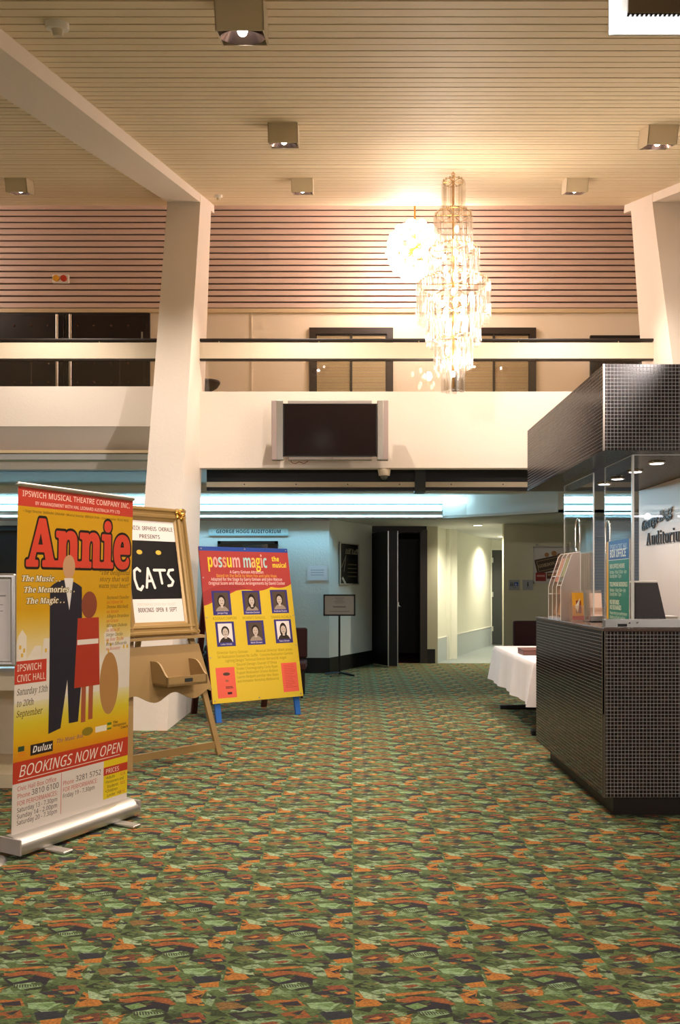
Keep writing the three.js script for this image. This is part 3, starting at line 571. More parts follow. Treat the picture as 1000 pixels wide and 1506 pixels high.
{
  const TH = 46.4 * Math.PI / 180, base = [-1.47, 0, 6.875];
  const e = thing('easel', 'gold painted display easel with scalloped apron and leaflet tray', 'easel', base, TH);
  const z = h => -.02 - .19 * h;                      // the front plane leans back
  const leg = s => bar([s * .45, .0, 0], [s * .2, 1.75, z(1.75) - .03], .05, .03);
  obj('leg', leg(-1), M.goldPaint, e); obj('leg', leg(1), M.goldPaint, e);
  obj('rear_leg', bar([0, 0, -.85], [0, 1.7, z(1.7) - .06], .045, .03), M.goldPaint, e);
  obj('stretcher', bar([-.44, .09, -.02], [.44, .09, -.02], .06, .02), M.goldPaint, e);
  const s = new THREE.Shape(); s.moveTo(-.43, .55); for (let i = 0; i <= 40; i++) { const u = i / 40; s.lineTo(-.43 + .86 * u, .55 + .035 * Math.sin(u * Math.PI * 4.4 + .4) - (u > .97 ? .02 : 0)); } s.lineTo(.34, .98); s.lineTo(-.36, .98); s.closePath();
  const ap = new THREE.ExtrudeGeometry(s, { depth: .02, bevelEnabled: false }); const pp = ap.attributes.position; for (let i = 0; i < pp.count; i++) pp.setZ(i, pp.getZ(i) + z(pp.getY(i)) + .03); ap.computeVertexNormals();
  obj('apron', ap, M.goldPaint, e);
  const tray = obj('leaflet_tray', [bb(-.17, .23, .66, .68, -.15, .12), bb(-.17, .23, .66, .74, .105, .12)], M.goldPaint, e);
  const side = new THREE.Shape(); side.moveTo(-.15, .66); side.lineTo(.12, .66); side.lineTo(.12, .74); side.bezierCurveTo(.06, .76, .03, .86, -.06, .86); side.lineTo(-.15, .86); side.closePath();
  for (const x of [-.17, .215]) obj('tray_side', new THREE.ExtrudeGeometry(side, { depth: .015, bevelEnabled: false }).rotateY(-Math.PI / 2).translate(x + .015, 0, 0), M.goldPaint, tray);
  obj('name_plate', bb(-.0, .08, .69, .72, .12, .123), M.darkGrey, tray);
  obj('ledge', bar([-.38, 1.045, z(1.0) + .05], [.38, 1.045, z(1.0) + .05], .025, .09), M.goldPaint, e);
  const f = thing('framed_poster', 'gold framed black and white show poster resting on the easel', 'poster', [base[0], 1.06, base[2]], TH);
  const inner = new THREE.Group(); inner.name = 'frame_assembly';
  const W = .74, H = 1.135, cx = -.035, b = .122, LN = .2;
  const place = g => g.rotateX(-LN).translate(cx, 0, z(1.06) + .05);
  const prof = [[0, .03], [.012, .05], [.03, .05], [.042, .034], [.06, .032], [.07, .042], [.09, .038], [.1, .022], [.122, .014]];
  const strip_ = (len) => { const sh = new THREE.Shape(); sh.moveTo(0, 0); prof.forEach(([a, d]) => sh.lineTo(a, d)); sh.lineTo(.122, 0); sh.closePath(); return new THREE.ExtrudeGeometry(sh, { depth: len, bevelEnabled: false }); };
  const m = strip_(H).rotateX(-Math.PI / 2);           // runs up in y, profile x in, z = -d -> flip
  const up = m.clone().scale(1, 1, -1);
  const fixN = g => { const ng = g.index ? g.toNonIndexed() : g.clone(); const p = ng.attributes.position; for (let i = 0; i < p.count; i += 3) { const a = [p.getX(i + 1), p.getY(i + 1), p.getZ(i + 1)]; p.setXYZ(i + 1, p.getX(i + 2), p.getY(i + 2), p.getZ(i + 2)); p.setXYZ(i + 2, ...a); } ng.computeVertexNormals(); return ng; };
  const left = fixN(up).translate(-W / 2, 0, 0), right = m.clone().rotateY(Math.PI).translate(W / 2, 0, 0);
  const rightF = fixN(up.clone()).clone().scale(-1, 1, 1); const rf = fixN(rightF).translate(W / 2, 0, 0); void right;
  const hor = strip_(W).rotateX(-Math.PI / 2).scale(1, 1, -1); const hb = fixN(hor).rotateZ(-Math.PI / 2).translate(-W / 2, 0, 0);   // x-> -y
  const bottomG = fixN(hb.clone().scale(1, -1, 1)), topG = hb.clone().translate(0, H, 0);
  for (const g of [left, rf, bottomG, topG]) obj('frame_rail', place(g), M.goldFrame, f);
  obj('print', place(new THREE.PlaneGeometry(W - 2 * b, H - 2 * b).translate(0, H / 2, .009)), flat(catsTex, .35), f);
  obj('backboard', place(bb(-W / 2 + .02, W / 2 - .02, .02, H - .02, -.005, .006)), M.darkBrown, f);
  for (const [sx, sy] of [[1, 1], [-1, 1]]) { const o = []; for (let i = 0; i < 5; i++) { const a = i * 1.257; o.push(new THREE.SphereGeometry(.024, 10, 8).scale(1, 1, .5).translate(sx * (W / 2 - .06) + Math.cos(a) * .034, H - .055 + Math.sin(a) * .034, .042)); } o.push(new THREE.SphereGeometry(.018, 10, 8).translate(sx * (W / 2 - .06), H - .055, .05)); obj('corner_rosette', place(merge(o)), M.brass, f); }
  void inner;
}
// tall show board on blue legs
const possumTex = canvas(900, 1400, (g, W, H) => {
  g.fillStyle = '#d8b934'; g.fillRect(0, 0, W, H);
  g.fillStyle = '#ad423f'; g.beginPath(); g.moveTo(0, 0); g.lineTo(W, 0); g.lineTo(W, H * .245); g.quadraticCurveTo(W * .9, H * .285, W * .76, H * .265); g.quadraticCurveTo(W * .64, H * .305, W * .52, H * .285); g.quadraticCurveTo(W * .44, H * .28, W * .36, H * .29); g.quadraticCurveTo(W * .26, H * .32, W * .16, H * .34); g.quadraticCurveTo(W * .06, H * .38, 0, H * .385); g.closePath(); g.fill();
  g.fillStyle = '#9f3a3a'; g.beginPath(); g.moveTo(0, H * .3); g.quadraticCurveTo(W * .3, H * .2, W * .5, H * .285); g.quadraticCurveTo(W * .3, H * .26, 0, H * .385); g.fill();
  g.fillStyle = '#2f4c9a'; g.fillRect(0, 0, W, H * .028);
  let x = W * .075; const cols = ['#e9c530', '#e8a39c', '#a8cfc8', '#e59a74', '#f0d23c', '#e9aca6', '#0', '#a8cfc8', '#e9b16c', '#e8c93a', '#e7a496', '#a8cfc8'];
  g.font = 'bold 150px sans-serif'; g.textAlign = 'left';
  [...'possum magic'].forEach((ch, i) => { if (ch === ' ') { x += W * .03; return; } g.save(); g.translate(x, H * .135); g.scale(.62, 1.12); g.fillStyle = cols[i]; g.fillText(ch, 0, 0); x += g.measureText(ch).width * .62 * .93; g.restore(); });
  T(g, 'the', W * .8, H * .09, 'bold 64px sans-serif', '#eed83c', 'left', 80); T(g, 'musical', W * .8, H * .133, 'bold 64px sans-serif', '#eed83c', 'left', 150);
  T(g, 'A Garry Ginivan Attraction', W * .5, H * .175, '38px sans-serif', '#f0dcd4', 'center', W * .38); T(g, 'Based on the Book by Mem Fox and Julie Vivas', W * .5, H * .2, '38px sans-serif', '#e5b13c', 'center', W * .68); T(g, 'Adapted for the Stage by Garry Ginivan and John Watson', W * .5, H * .224, '38px sans-serif', '#f0dcd4', 'center', W * .8); T(g, 'Original Score and Musical Arrangements by David Cocker', W * .5, H * .25, '38px sans-serif', '#f0dcd4', 'center', W * .86);
  const shot = (u, v, light, hair, name) => {
    const X = u * W, Y = v * H, w = W * .2, h = H * .158; g.fillStyle = '#3b3577'; g.fillRect(X, Y, w, h); g.save(); g.beginPath(); g.rect(X + 22, Y + 16, w - 44, h - 52); g.clip();
    g.fillStyle = light ? '#e6dcd8' : '#54463c'; g.fillRect(X, Y, w, h); const cx = X + w / 2, cy = Y + h * .42;
    g.fillStyle = light ? '#3a302c' : '#9a8a7c'; g.beginPath(); g.ellipse(cx, Y + h * .92, w * .36, h * .3, 0, 0, 7); g.fill();
    g.fillStyle = '#2c2320'; g.beginPath(); g.ellipse(cx, cy - 6 + hair * 14, w * .21, h * (.21 + hair * .1), 0, 0, 7); g.fill();
    g.fillStyle = '#c3b2a4'; g.fillRect(cx - 12, cy + 10, 24, 50); g.beginPath(); g.ellipse(cx, cy + 4, w * .15, h * .175, 0, 0, 7); g.fill();
    g.fillStyle = '#5a4a42'; g.fillRect(cx - 17, cy - 4, 11, 4); g.fillRect(cx + 6, cy - 4, 11, 4); g.fillRect(cx - 10, cy + 20, 20, 4); g.restore();
    T(g, name, X + w / 2, Y + h - 12, '22px sans-serif', '#e9dfe0', 'center', w * .8);
  };
  shot(.09, .29, 0, .4, 'Jacqui Fay'); shot(.42, .29, 0, 1, 'Charmaine Gorman'); shot(.74, .285, 0, .3, 'Andrew Evans');
  [['KOOKA/COMPERE', .21], ['WOMBAT/SEAGULL', .53], ['SNAKE/KOALA', .84]].forEach(([s, u]) => T(g, s, u * W, H * .477, '34px sans-serif', '#8f7a1c', 'center', W * .26));
  shot(.1, .49, 1, 0, 'Luke Hinde'); shot(.43, .488, 0, .1, 'Nicki Brown'); shot(.75, .485, 1, 1, 'Sara Dinan');
  ['Director Garry Ginivan          Musical Director Mark Jones', 'Set Realization Graham Mc Guffie   Costume Realization Gumina', 'Lighting Design/ Technical Director Bernard M. Angell', "Sound Design Daniel O'Shea", 'Snake Choreography Carly Ryan', 'Puppet Realization Drasko Boljevic', 'Lauren Redpath Jennilyn Mac Ewan', 'and Animation Workshop (Melbourne)'].forEach((s, i) => T(g, s, W * .51, H * (.695 + i * .0265), '32px sans-serif', '#8f7a1c', 'center', i < 2 ? W * .84 : i === 2 ? W * .68 : W * .46));
  g.fillStyle = '#e3604c'; g.fillRect(W * .06, H * .78, W * .2, H * .19); g.fillRect(W * .78, H * .775, W * .18, H * .19);
  g.fillStyle = '#4a3b34'; g.beginPath(); g.ellipse(W * .17, H * .822, 34, 14, 0, 0, 7); g.fill(); g.fillStyle = '#a05a48'; g.beginPath(); g.ellipse(W * .17, H * .865, 18, 10, 0, 0, 7); g.fill(); g.fillStyle = '#5e3228'; g.fillRect(W * .15, H * .9, 66, 8); g.fillRect(W * .15, H * .909, 74, 6); g.fillStyle = '#40201c'; g.fillRect(W * .165, H * .935, 42, 20);
  for (let i = 0; i < 14; i++) { g.fillStyle = '#b8483a'; g.fillRect(W * .81, H * (.79 + i * .011), W * (.08 + rnd() * .05), 4); }
});
{
  const t = thing('poster_board', 'tall yellow and red show board with six portraits on blue legs', 'sign board', [-1.023, 0, 9.145], 34.7 * Math.PI / 180);
  const w = 1.143, len = 1.76, an = Math.atan2(.37, 1.72);
  const pl = g => g.rotateX(-an).translate(0, .21, 0);
  obj('panel', pl(bb(-w / 2, w / 2, 0, len, -.02, 0)), mat(0x9a3a30, .5), t);
  obj('print', pl(new THREE.PlaneGeometry(w, len).translate(0, len / 2, .0015)), flat(possumTex, .22), t);
  for (const x of [-.5, .5]) { obj('leg', bar([x, 0, .0], [x, .7, -.152], .065, .03), M.blue, t, 'blue front leg'); obj('rear_leg', bar([x * .92, 0, -.75], [x * .92, 1.72, -.36], .07, .03), mat(0x4a1f18, .5), t); }
  for (const [x, y] of [[-.545, .03], [0, .025], [.545, .03], [-.545, 1.735], [0, 1.74], [.545, 1.735], [-.55, .5], [.55, .6], [-.55, .95], [.55, .95], [-.55, 1.4]]) obj('screw', pl(cyl(.008, .008, .004, 0, 0, 0, 10).rotateX(Math.PI / 2).translate(x, y, .003)), M.steel, t);
}
// notice on a floor stand at the left edge
{
  const t = thing('notice_stand', 'silver framed paper notice on a round-based stand at the left edge', 'sign stand', [-1.99, 0, 4.39]);
  obj('base', cyl(.12, .13, .012, 0, .006, .0, 40), M.silver, t); obj('pole', rod([0, .01, -.03], [0, 1.2, -.03], .016), M.silver, t);
  obj('frame', [rb(.38, .03, .025, .012, 0, 1.545, 0), rb(.38, .03, .025, .012, 0, 1.075, 0), rb(.03, .49, .025, .012, -.175, 1.31, 0), rb(.03, .49, .025, .012, .175, 1.31, 0)], M.silver, t);
  obj('sheet', bb(-.165, .165, 1.09, 1.535, -.008, .002), M.paper, t);
  obj('print', new THREE.PlaneGeometry(.3, .42).translate(0, 1.31, .004), flat(canvas(256, 360, (g, W, H) => { g.fillStyle = '#e8e0de'; g.fillRect(0, 0, W, H); for (const [v, a, b] of [[.12, .3, .75], [.18, .1, .95], [.19, .1, .95], [.3, .6, .9], [.38, .6, .9], [.55, .2, .6], [.8, .5, .7]]) { g.fillStyle = '#8f8480'; g.fillRect(a * W, v * H, (b - a) * W, 3); } }), .5), t);
}
// display cabinet behind it
{
  const t = thing('display_cabinet', 'cream display cabinet with glass front behind the banner', 'cabinet', [-3.1, 0, 6.3]);
  obj('top', bb(-.9, .9, .86, .885, -.5, .3), M.steel, t); obj('apron', bb(-.88, .88, .72, .86, -.48, .28), M.cream, t);
  obj('glass_front', bb(-.85, .85, .1, .72, .265, .273), M.glass, t); obj('back_panel', bb(-.88, .88, .03, .72, -.48, -.46), M.cream, t); obj('plinth', bb(-.88, .88, .0, .1, -.48, .28), M.boxBeige, t);
  for (const x of [-.87, .87]) obj('corner_post', bb(x - .015, x + .015, .1, .72, .25, .28), M.cream, t);
}
// window behind, far left
{
  const t = struct('window_1', [bb(-7.2, -7.12, .5, 2.5, -13.85, -13.8), bb(-3.4, -3.32, .5, 2.5, -13.85, -13.8), bb(-7.2, -3.32, 2.42, 2.5, -13.85, -13.8), bb(-7.2, -3.32, .5, .58, -13.85, -13.8)], M.black, 'dark framed window on the far left wall');
  obj('pane', bb(-7.12, -3.4, .58, 2.42, -13.848, -13.835), mat(0x14181a, .08), t);
}
// standing sign by the doors
{
  const t = thing('floor_sign', 'small framed notice on a black pole stand before the angled wall', 'sign stand', [-.19, 0, 13.5]);
  obj('pole', rod([0, .02, 0], [0, 1.0, 0], .018), M.black, t);
  for (let i = 0; i < 4; i++) { const a = i * 1.571 + .5; obj('foot', bar([0, .05, 0], [Math.cos(a) * .28, .012, Math.sin(a) * .28], .028, .02), M.black, t); }
  obj('frame', [bb(-.265, .265, 1.315, 1.34, -.012, .012), bb(-.265, .265, .985, 1.01, -.012, .012), bb(-.265, -.24, .985, 1.34, -.012, .012), bb(.24, .265, .985, 1.34, -.012, .012)], M.darkBrown, t);
  obj('sheet', bb(-.24, .24, 1.01, 1.315, -.006, .001), M.paper, t);
  obj('print', new THREE.PlaneGeometry(.48, .305).translate(0, 1.1625, .003), flat(canvas(384, 244, (g, W, H) => { g.fillStyle = '#cfc5c2'; g.fillRect(0, 0, W, H); [[.12, .3, 14], [.22, .22, 12], [.3, .34, 12], [.38, .3, 12], [.6, .44, 20], [.84, .7, 14]].forEach(([v, wd, hh], i) => { g.fillStyle = i === 4 ? '#6a6162' : '#968b8b'; for (let x = 0; x < wd * W; x += 9) g.fillRect(W * .5 - wd * W / 2 + x, v * H - hh / 2 + (x % 4), 7, hh * .7); }); }), .6), t);
}
// wall signs of the lower foyer
function plate(name, label, cat, X0, X1, h0, h1, Z, tex, edge, frame) {
  const t = thing(name, label, cat, [(X0 + X1) / 2, h0, Z]); const w = X1 - X0, h = h1 - h0;
  obj('board', bb(-w / 2, w / 2, 0, h, -.015, 0), edge, t);
  obj('print', new THREE.PlaneGeometry(w - (frame ? .04 : .004), h - (frame ? .04 : .004)).translate(0, h / 2, .0015), flat(tex, .7), t);
  if (frame) obj('frame', [bb(-w / 2, w / 2, 0, .02, -.01, .012), bb(-w / 2, w / 2, h - .02, h, -.01, .012), bb(-w / 2, -w / 2 + .02, 0, h, -.01, .012), bb(w / 2 - .02, w / 2, 0, h, -.01, .012)], frame, t);
  return t;
}
{
  const t = plate('wall_sign', 'pale blue name sign above the dark notice case', 'sign', -2.41, -1.06, 2.33, 2.465, 13.83, canvas(1024, 104, (g, W, H) => { g.fillStyle = '#c2dadd'; g.fillRect(0, 0, W, H); g.fillStyle = '#3f8f96'; g.fillRect(0, H - 10, W, 5); T(g, 'GEORGE HOGG AUDITORIUM', W / 2, 72, 'bold 66px sans-serif', '#0e1820', 'center', W * .82); }), M.glassEdge);
  for (const x of [-.62, .62]) obj('screw', cyl(.01, .01, .006, 0, 0, 0, 10).rotateX(Math.PI / 2).translate(x, .07, .004), M.steel, t);
}
{
  const t = thing('notice_case', 'dark framed notice case hidden behind the yellow show board', 'notice case', [-1.745, 1.1, 13.84]);
  obj('frame', [bb(-.51, .51, 1.09, 1.14, -.01, .05), bb(-.51, .51, 0, .05, -.01, .05), bb(-.51, -.46, 0, 1.14, -.01, .05), bb(.46, .51, 0, 1.14, -.01, .05)], M.darkBrown, t); obj('back', bb(-.46, .46, .05, 1.09, -.01, .005), mat(0x1c2324, .4), t); obj('pane', bb(-.46, .46, .05, 1.09, .03, .034), M.glass, t);
}
{
  const t = thing('paper_notice', 'white paper notice taped to the pale wall', 'notice', [-.57, 1.58, 13.845]);
  obj('sheet', new THREE.PlaneGeometry(.34, .25, 1, 1).translate(0, .12, .006), flat(canvas(340, 250, (g, W, H) => { g.fillStyle = '#dfe3ea'; g.fillRect(0, 0, W, H); for (let i = 0; i < 3; i++) for (let x = 60; x < 280; x += 14) { g.fillStyle = '#8a94ac'; g.fillRect(x, 70 + i * 42, 11, 12); } }), .7), t);
  for (const [x, y] of [[-.16, .235], [.16, .235], [-.16, .005], [.16, .005]]) obj('tape', bx(.05, .02, .001, x, y, .007).rotateZ(0), mat(0xd9dde0, .3), t);
}
{
  // poster on the angled wall
  const a = Math.atan2(1.6, .77), X = -.37 + .77 * .42, Z = 13.85 + 1.6 * .42;
  const t = thing('wall_poster', 'dark framed poster on the shaded angled wall', 'poster', [X + .016, 1.5, Z - .008], a);
  const w = .78, h = .74;
  obj('frame', [bb(-w / 2, w / 2, 0, .02, 0, .02), bb(-w / 2, w / 2, h - .02, h, 0, .02), bb(-w / 2, -w / 2 + .02, 0, h, 0, .02), bb(w / 2 - .02, w / 2, 0, h, 0, .02)], M.silver, t);
  obj('board', bb(-w / 2, w / 2, 0, h, 0, .006), M.black, t);
  obj('print', new THREE.PlaneGeometry(w - .04, h - .04).translate(0, h / 2, .0085), flat(canvas(300, 340, (g, W, H) => { g.fillStyle = '#141414'; g.fillRect(0, 0, W, H); g.strokeStyle = '#8d8a80'; g.lineWidth = 6; T(g, 'Riff Raff', W * .6, H * .25, 'italic bold 62px serif', '#8d8778', 'center', W * .7); g.beginPath(); g.moveTo(20, H * .6); g.lineTo(90, H * .3); g.lineTo(60, H * .7); g.stroke(); g.fillStyle = '#bdb6aa'; g.save(); g.translate(40, H * .82); g.rotate(.8); g.fillRect(0, 0, 90, 26); g.restore(); for (let i = 0; i < 4; i++) { g.fillStyle = '#5c5242'; g.fillRect(W * .4, H * (.5 + i * .1), W * .5, 10); } }), .25), t);
}
plate('toilet_sign', 'grey toilet sign with blue wheelchair symbol, left of the pair', 'sign', 2.9, 3.1, 1.4, 1.59, 14.985, canvas(200, 190, (g, W, H) => { g.fillStyle = '#9b9ea0'; g.fillRect(0, 0, W, H); g.fillStyle = '#1d2026'; for (const x of [38, 72]) { g.beginPath(); g.arc(x, 50, 9, 0, 7); g.fill(); g.fillRect(x - 9, 62, 18, 56); } g.fillStyle = '#24489a'; g.fillRect(100, 42, 72, 72); g.strokeStyle = '#e8eaf0'; g.lineWidth = 6; g.beginPath(); g.arc(134, 88, 16, 0, 5); g.stroke(); g.beginPath(); g.moveTo(128, 56); g.lineTo(130, 80); g.lineTo(150, 82); g.stroke(); T(g, 'Toilets', W / 2, 152, '26px sans-serif', '#2a2d33', 'center'); }), M.silverPaint);
plate('toilet_sign', 'grey toilet sign with one black figure, next to the poster', 'sign', 3.155, 3.345, 1.4, 1.59, 14.985, canvas(200, 190, (g, W, H) => { g.fillStyle = '#9b9ea0'; g.fillRect(0, 0, W, H); g.fillStyle = '#1d2026'; g.beginPath(); g.arc(100, 46, 11, 0, 7); g.fill(); g.fillRect(89, 60, 22, 62); T(g, 'Male', W / 2, 152, '26px sans-serif', '#2a2d33', 'center'); }), M.silverPaint);
{
  const t = plate('wall_poster', 'silver framed show poster on the khaki wall behind the leaflet rack', 'poster', 3.35, 4.15, 1.525, 2.2, 14.985, canvas(400, 340, (g, W, H) => { g.fillStyle = '#c9c4bb'; g.fillRect(0, 0, W, H); g.save(); g.translate(W * .45, H * .45); g.rotate(-.22); g.fillStyle = '#4a3a2c'; g.fillRect(-170, -70, 350, 140); g.strokeStyle = '#b79a72'; g.lineWidth = 4; g.strokeRect(-150, -50, 310, 100); T(g, 'GORDON FROST', 0, 16, 'bold 44px serif', '#c0a77e', 'center', 290); g.restore(); for (const [x, y, r] of [[120, 70, 22], [190, 56, 26], [240, 80, 24], [300, 60, 22]]) { g.fillStyle = ['#8a6238', '#6a4a30', '#a8794a', '#5c3f2c'][r % 4]; g.beginPath(); g.arc(x, y, r, 0, 7); g.fill(); } g.fillStyle = '#8d2f2a'; g.fillRect(12, H * .72, 100, 84); g.fillStyle = '#5f3a28'; g.fillRect(120, H * .72, 210, 60); for (let i = 0; i < 8; i++) { g.fillStyle = '#b98d5c'; g.beginPath(); g.arc(140 + i * 24, H * .78, 10, 0, 7); g.fill(); } T(g, 'HOUSE', 62, H * .84, 'bold 24px sans-serif', '#e6c9bd', 'center', 80); }), M.white, M.silver);
  obj('hook', new THREE.TorusGeometry(.02, .005, 6, 16).translate(-.33, .7, 0), M.steel, t);
}

// folding doors of the auditorium
{
  const t = thing('folding_door', 'black folding door leaves standing open at the auditorium doorway', 'door', [.33, 0, 15.9]);
  const leafBox = (x0, Z0, x1, Z1) => wallSeg(x0 - .33, Z0 - 15.9, x1 - .33, Z1 - 15.9, .015, 2.48, .04);
  const a = obj('leaf', leafBox(.36, 15.6, .672, 14.9), mat(0x0c0a0a, .5), t), b = obj('leaf', leafBox(.69, 14.9, .85, 14.88), mat(0x0c0a0a, .5), t);
  obj('edge_strip', bb(.342, .362, .015, 2.48, 1.0, 1.03), M.steel, a); obj('edge_strip', bb(.515, .53, .015, 2.48, 1.0, 1.04), M.steel, b);
  obj('handle', [rod([.535, 1.1, 1.02], [.535, 1.18, 1.02], .012), rod([.535, 1.12, 1.02], [.575, 1.1, 1.03], .01)], M.chrome, b);
}
// ---------- box office ----------
const tileMat = new THREE.MeshPhysicalMaterial({ color: 0xffffff, roughness: .16, specularIntensity: .8 });
const groutMat = mat(0xc4c1be, .8);
const tileGeo = new THREE.BoxGeometry(.0198, .0198, .005);
function tiles(parent, o, u, v, nu, nv, pitch = .023) {
  const U = new THREE.Vector3(...u), V = new THREE.Vector3(...v), N = U.clone().cross(V), m = new THREE.InstancedMesh(tileGeo, tileMat, nu * nv);
  const R = new THREE.Matrix4().makeBasis(U, V, N), c = new THREE.Color(); let i = 0;
  for (let a = 0; a < nu; a++) for (let b = 0; b < nv; b++) {
    const p = new THREE.Vector3(...o).addScaledVector(U, (a + .5) * pitch).addScaledVector(V, (b + .5) * pitch);
    const M4 = R.clone().setPosition(p); m.setMatrixAt(i, M4);
    const k = .6 + rnd() * .9, br = rnd(); c.setRGB(.011 * k * (1 + br * .8), .0085 * k, .0078 * k); if (rnd() < .04) c.setRGB(.035, .02, .014); m.setColorAt(i, c); i++;
  }
  m.name = 'mosaic_tiles'; m.userData.kind = 'stuff'; m.castShadow = m.receiveShadow = true; parent.add(m); return m;
}
const BX = 1.61, BR = 2.75;
{
  const t = thing('box_office_counter', 'dark mosaic tiled box office counter at the right', 'counter', [BX, 0, 5.2]);
  const D = 1.9, w = 3.6 - BX, p = .023, rows = 46, h0 = .145, h1 = h0 + rows * p;
  obj('body', bb(.004, w, h0, h1, -D + .004, -.004), groutMat, t);
  tiles(t, [0, h0, -.0045], [1, 0, 0], [0, 1, 0], 48, rows); tiles(t, [.0045, h0, -D], [0, 0, 1], [0, 1, 0], 82, rows);
  obj('kick', bb(.1, w, 0, h0, -D + .1, -.12), M.darkBrown, t);
  obj('corner_trim', [bb(-.004, .012, h0, h1, -.006, .004), bb(-.004, .004, h0, h1, -.02, .004)], mat(0x6e6558, .35, { metalness: .6 }), t);
  obj('worktop', rb(w, .022, D, .004, w / 2, h1 + .009, -D / 2), mat(0x7d6a60, .25, { map: noiseTexture(128, () => { const k = 90 + rnd() * 165; return [k, k * .93, k * .88]; }, 3, true) }), t);
}
{
  const t = thing('steel_channel', 'brushed steel channel along the front of the box office worktop', 'metal channel', [1.63, 1.2235, 5.26]);
  obj('channel', rb(1.9, .055, .06, .004, .95, .0275, 0), M.steel, t); obj('slot', bb(.08, .14, .008, .026, .028, .032), M.black, t, 'black slot');
  for (const x of [.155, .205]) obj('screw', cyl(.006, .006, .006, 0, 0, 0, 10).rotateX(Math.PI / 2).translate(x, .032, .032), M.chrome, t);
}
{
  const t = thing('booth_canopy', 'dark mosaic tiled canopy over the box office', 'canopy', [BX, 2.355, 5.2]);
  const p = .023, nz = 98, D = nz * p, w = 3.6 - BX, H = 24 * p;
  obj('body', bb(.004, w, .004, H, -D + .004, -.004), groutMat, t);
  tiles(t, [0, 0, -.0045], [1, 0, 0], [0, 1, 0], 48, 24); tiles(t, [.0045, 0, -D], [0, 0, 1], [0, 1, 0], nz, 24);
  tiles(t, [0, .0045, -D], [1, 0, 0], [0, 0, 1], 54, nz);
  obj('edge_trim', [bb(-.004, .008, 0, H, -.008, .004)], mat(0x8a8076, .35, { metalness: .5 }), t);
}
for (const [Z, label] of [[5.7, 'nearest recessed light in the booth canopy'], [6.13, 'second recessed light in the booth canopy'], [6.54, 'third recessed light in the booth canopy'], [6.88, 'farthest recessed light in the booth canopy']]) {
  const t = thing('recessed_light', label, 'ceiling light', [2.137, 2.352, Z], 0, 'recessed lights in the booth canopy');
  obj('rim', new THREE.TorusGeometry(.05, .008, 8, 28).rotateX(Math.PI / 2), M.chrome, t); obj('lamp_disc', cyl(.045, .045, .01, 0, -.003, 0, 28), M.spotGlow, t);
  spot(t, 0, -.015, 0, 0, -1, 0, 0xffe8d6, L.booth, 1.2, .6, 2);
}
struct('wall_booth', metres(bb(2.62, 2.74, 1.223, 2.353, -7.42, -5.5)), mat(0xeae3de, .35), 'white booth wall with dark lettering');
{
  const serif = await new FontLoader().loadAsync('fonts/droid/droid_serif_regular.typeface.json'), bold = await new FontLoader().loadAsync('fonts/droid/droid_serif_bold.typeface.json');
  const t = thing('wall_lettering', 'dark raised lettering naming the hall on the white booth wall', 'lettering', [2.618, 1.847, 7.215], -Math.PI / 2);
  const word = (s, font, size, x, y, rot, shear) => {
    const grp = new THREE.Group(); grp.name = 'word'; grp.position.set(x, y, 0); grp.rotation.z = rot; t.add(grp); let cx = 0;
    for (const ch of s) { if (ch === ' ') { cx += size * .35; continue; } const g = new TextGeometry(ch, { font, size, depth: .01, curveSegments: 4 }); g.computeBoundingBox(); const wd = g.boundingBox.max.x; if (shear) g.applyMatrix4(new THREE.Matrix4().makeShear(0, 0, shear, 0, 0, 0)); const o = obj('letter', g.translate(cx, 0, 0), mat(0x2e211e, .4), grp); void o; cx += wd + size * .09; }
    return grp;
  };
  word('Auditorium', serif, .108, 0, 0, 0, 0).scale.x = .98;
  word('George Hogg', bold, .085, -.12, .13, .13, .35).scale.x = .88;
}
// glass screens
function screen(X, Z0, Z1, h0, h1, label, slotU) {
  const t = thing('glass_screen', label, 'glass screen', [X, h0, Z0], Math.PI / 2);   // local x runs away from the camera
  const w = Z1 - Z0, H = h1 - h0;
  const s = new THREE.Shape([[0, 0], [w, 0], [w, H], [0, H]].map(p => new THREE.Vector2(...p)));
  if (slotU) { const hole = new THREE.Path(); const [u, v0, v1, r] = slotU; hole.absarc(u, v1, r, 0, Math.PI, false); hole.absarc(u, v0, r, Math.PI, 2 * Math.PI, false); s.holes.push(hole); }
  obj('pane', new THREE.ExtrudeGeometry(s, { depth: .008, bevelEnabled: false, curveSegments: 10 }), M.glass, t);
  obj('polished_edge', [bb(-.006, 0, 0, H, -.001, .009), bb(w, w + .004, 0, H, 0, .008), bb(0, w, H, H + .003, 0, .008)], mat(0xf2f4f0, .2, { transmission: .3, thickness: 0 }), t);
  if (slotU) { const [u, v0, v1, r] = slotU, pts = []; for (let i = 0; i <= 12; i++) pts.push(new THREE.Vector3(u + Math.cos(i / 12 * Math.PI) * r, v1 + Math.sin(i / 12 * Math.PI) * r, .004)); for (let i = 0; i <= 12; i++) pts.push(new THREE.Vector3(u + Math.cos(Math.PI + i / 12 * Math.PI) * r, v0 + Math.sin(Math.PI + i / 12 * Math.PI) * r, .004)); obj('slot_edge', new THREE.TubeGeometry(new THREE.CatmullRomCurve3(pts, true, 'catmullrom', .1), 60, .005, 6), M.chrome, t); }
}
screen(1.835, 5.34, 5.9, 1.223, 2.345, 'glass booth screen behind the blue and green sign', [.505, .545, .685, .05]);
screen(1.81, 6.1, 6.93, 1.223, 2.335, 'slotted glass booth screen behind the leaflet rack', [.43, .6, .745, .062]);
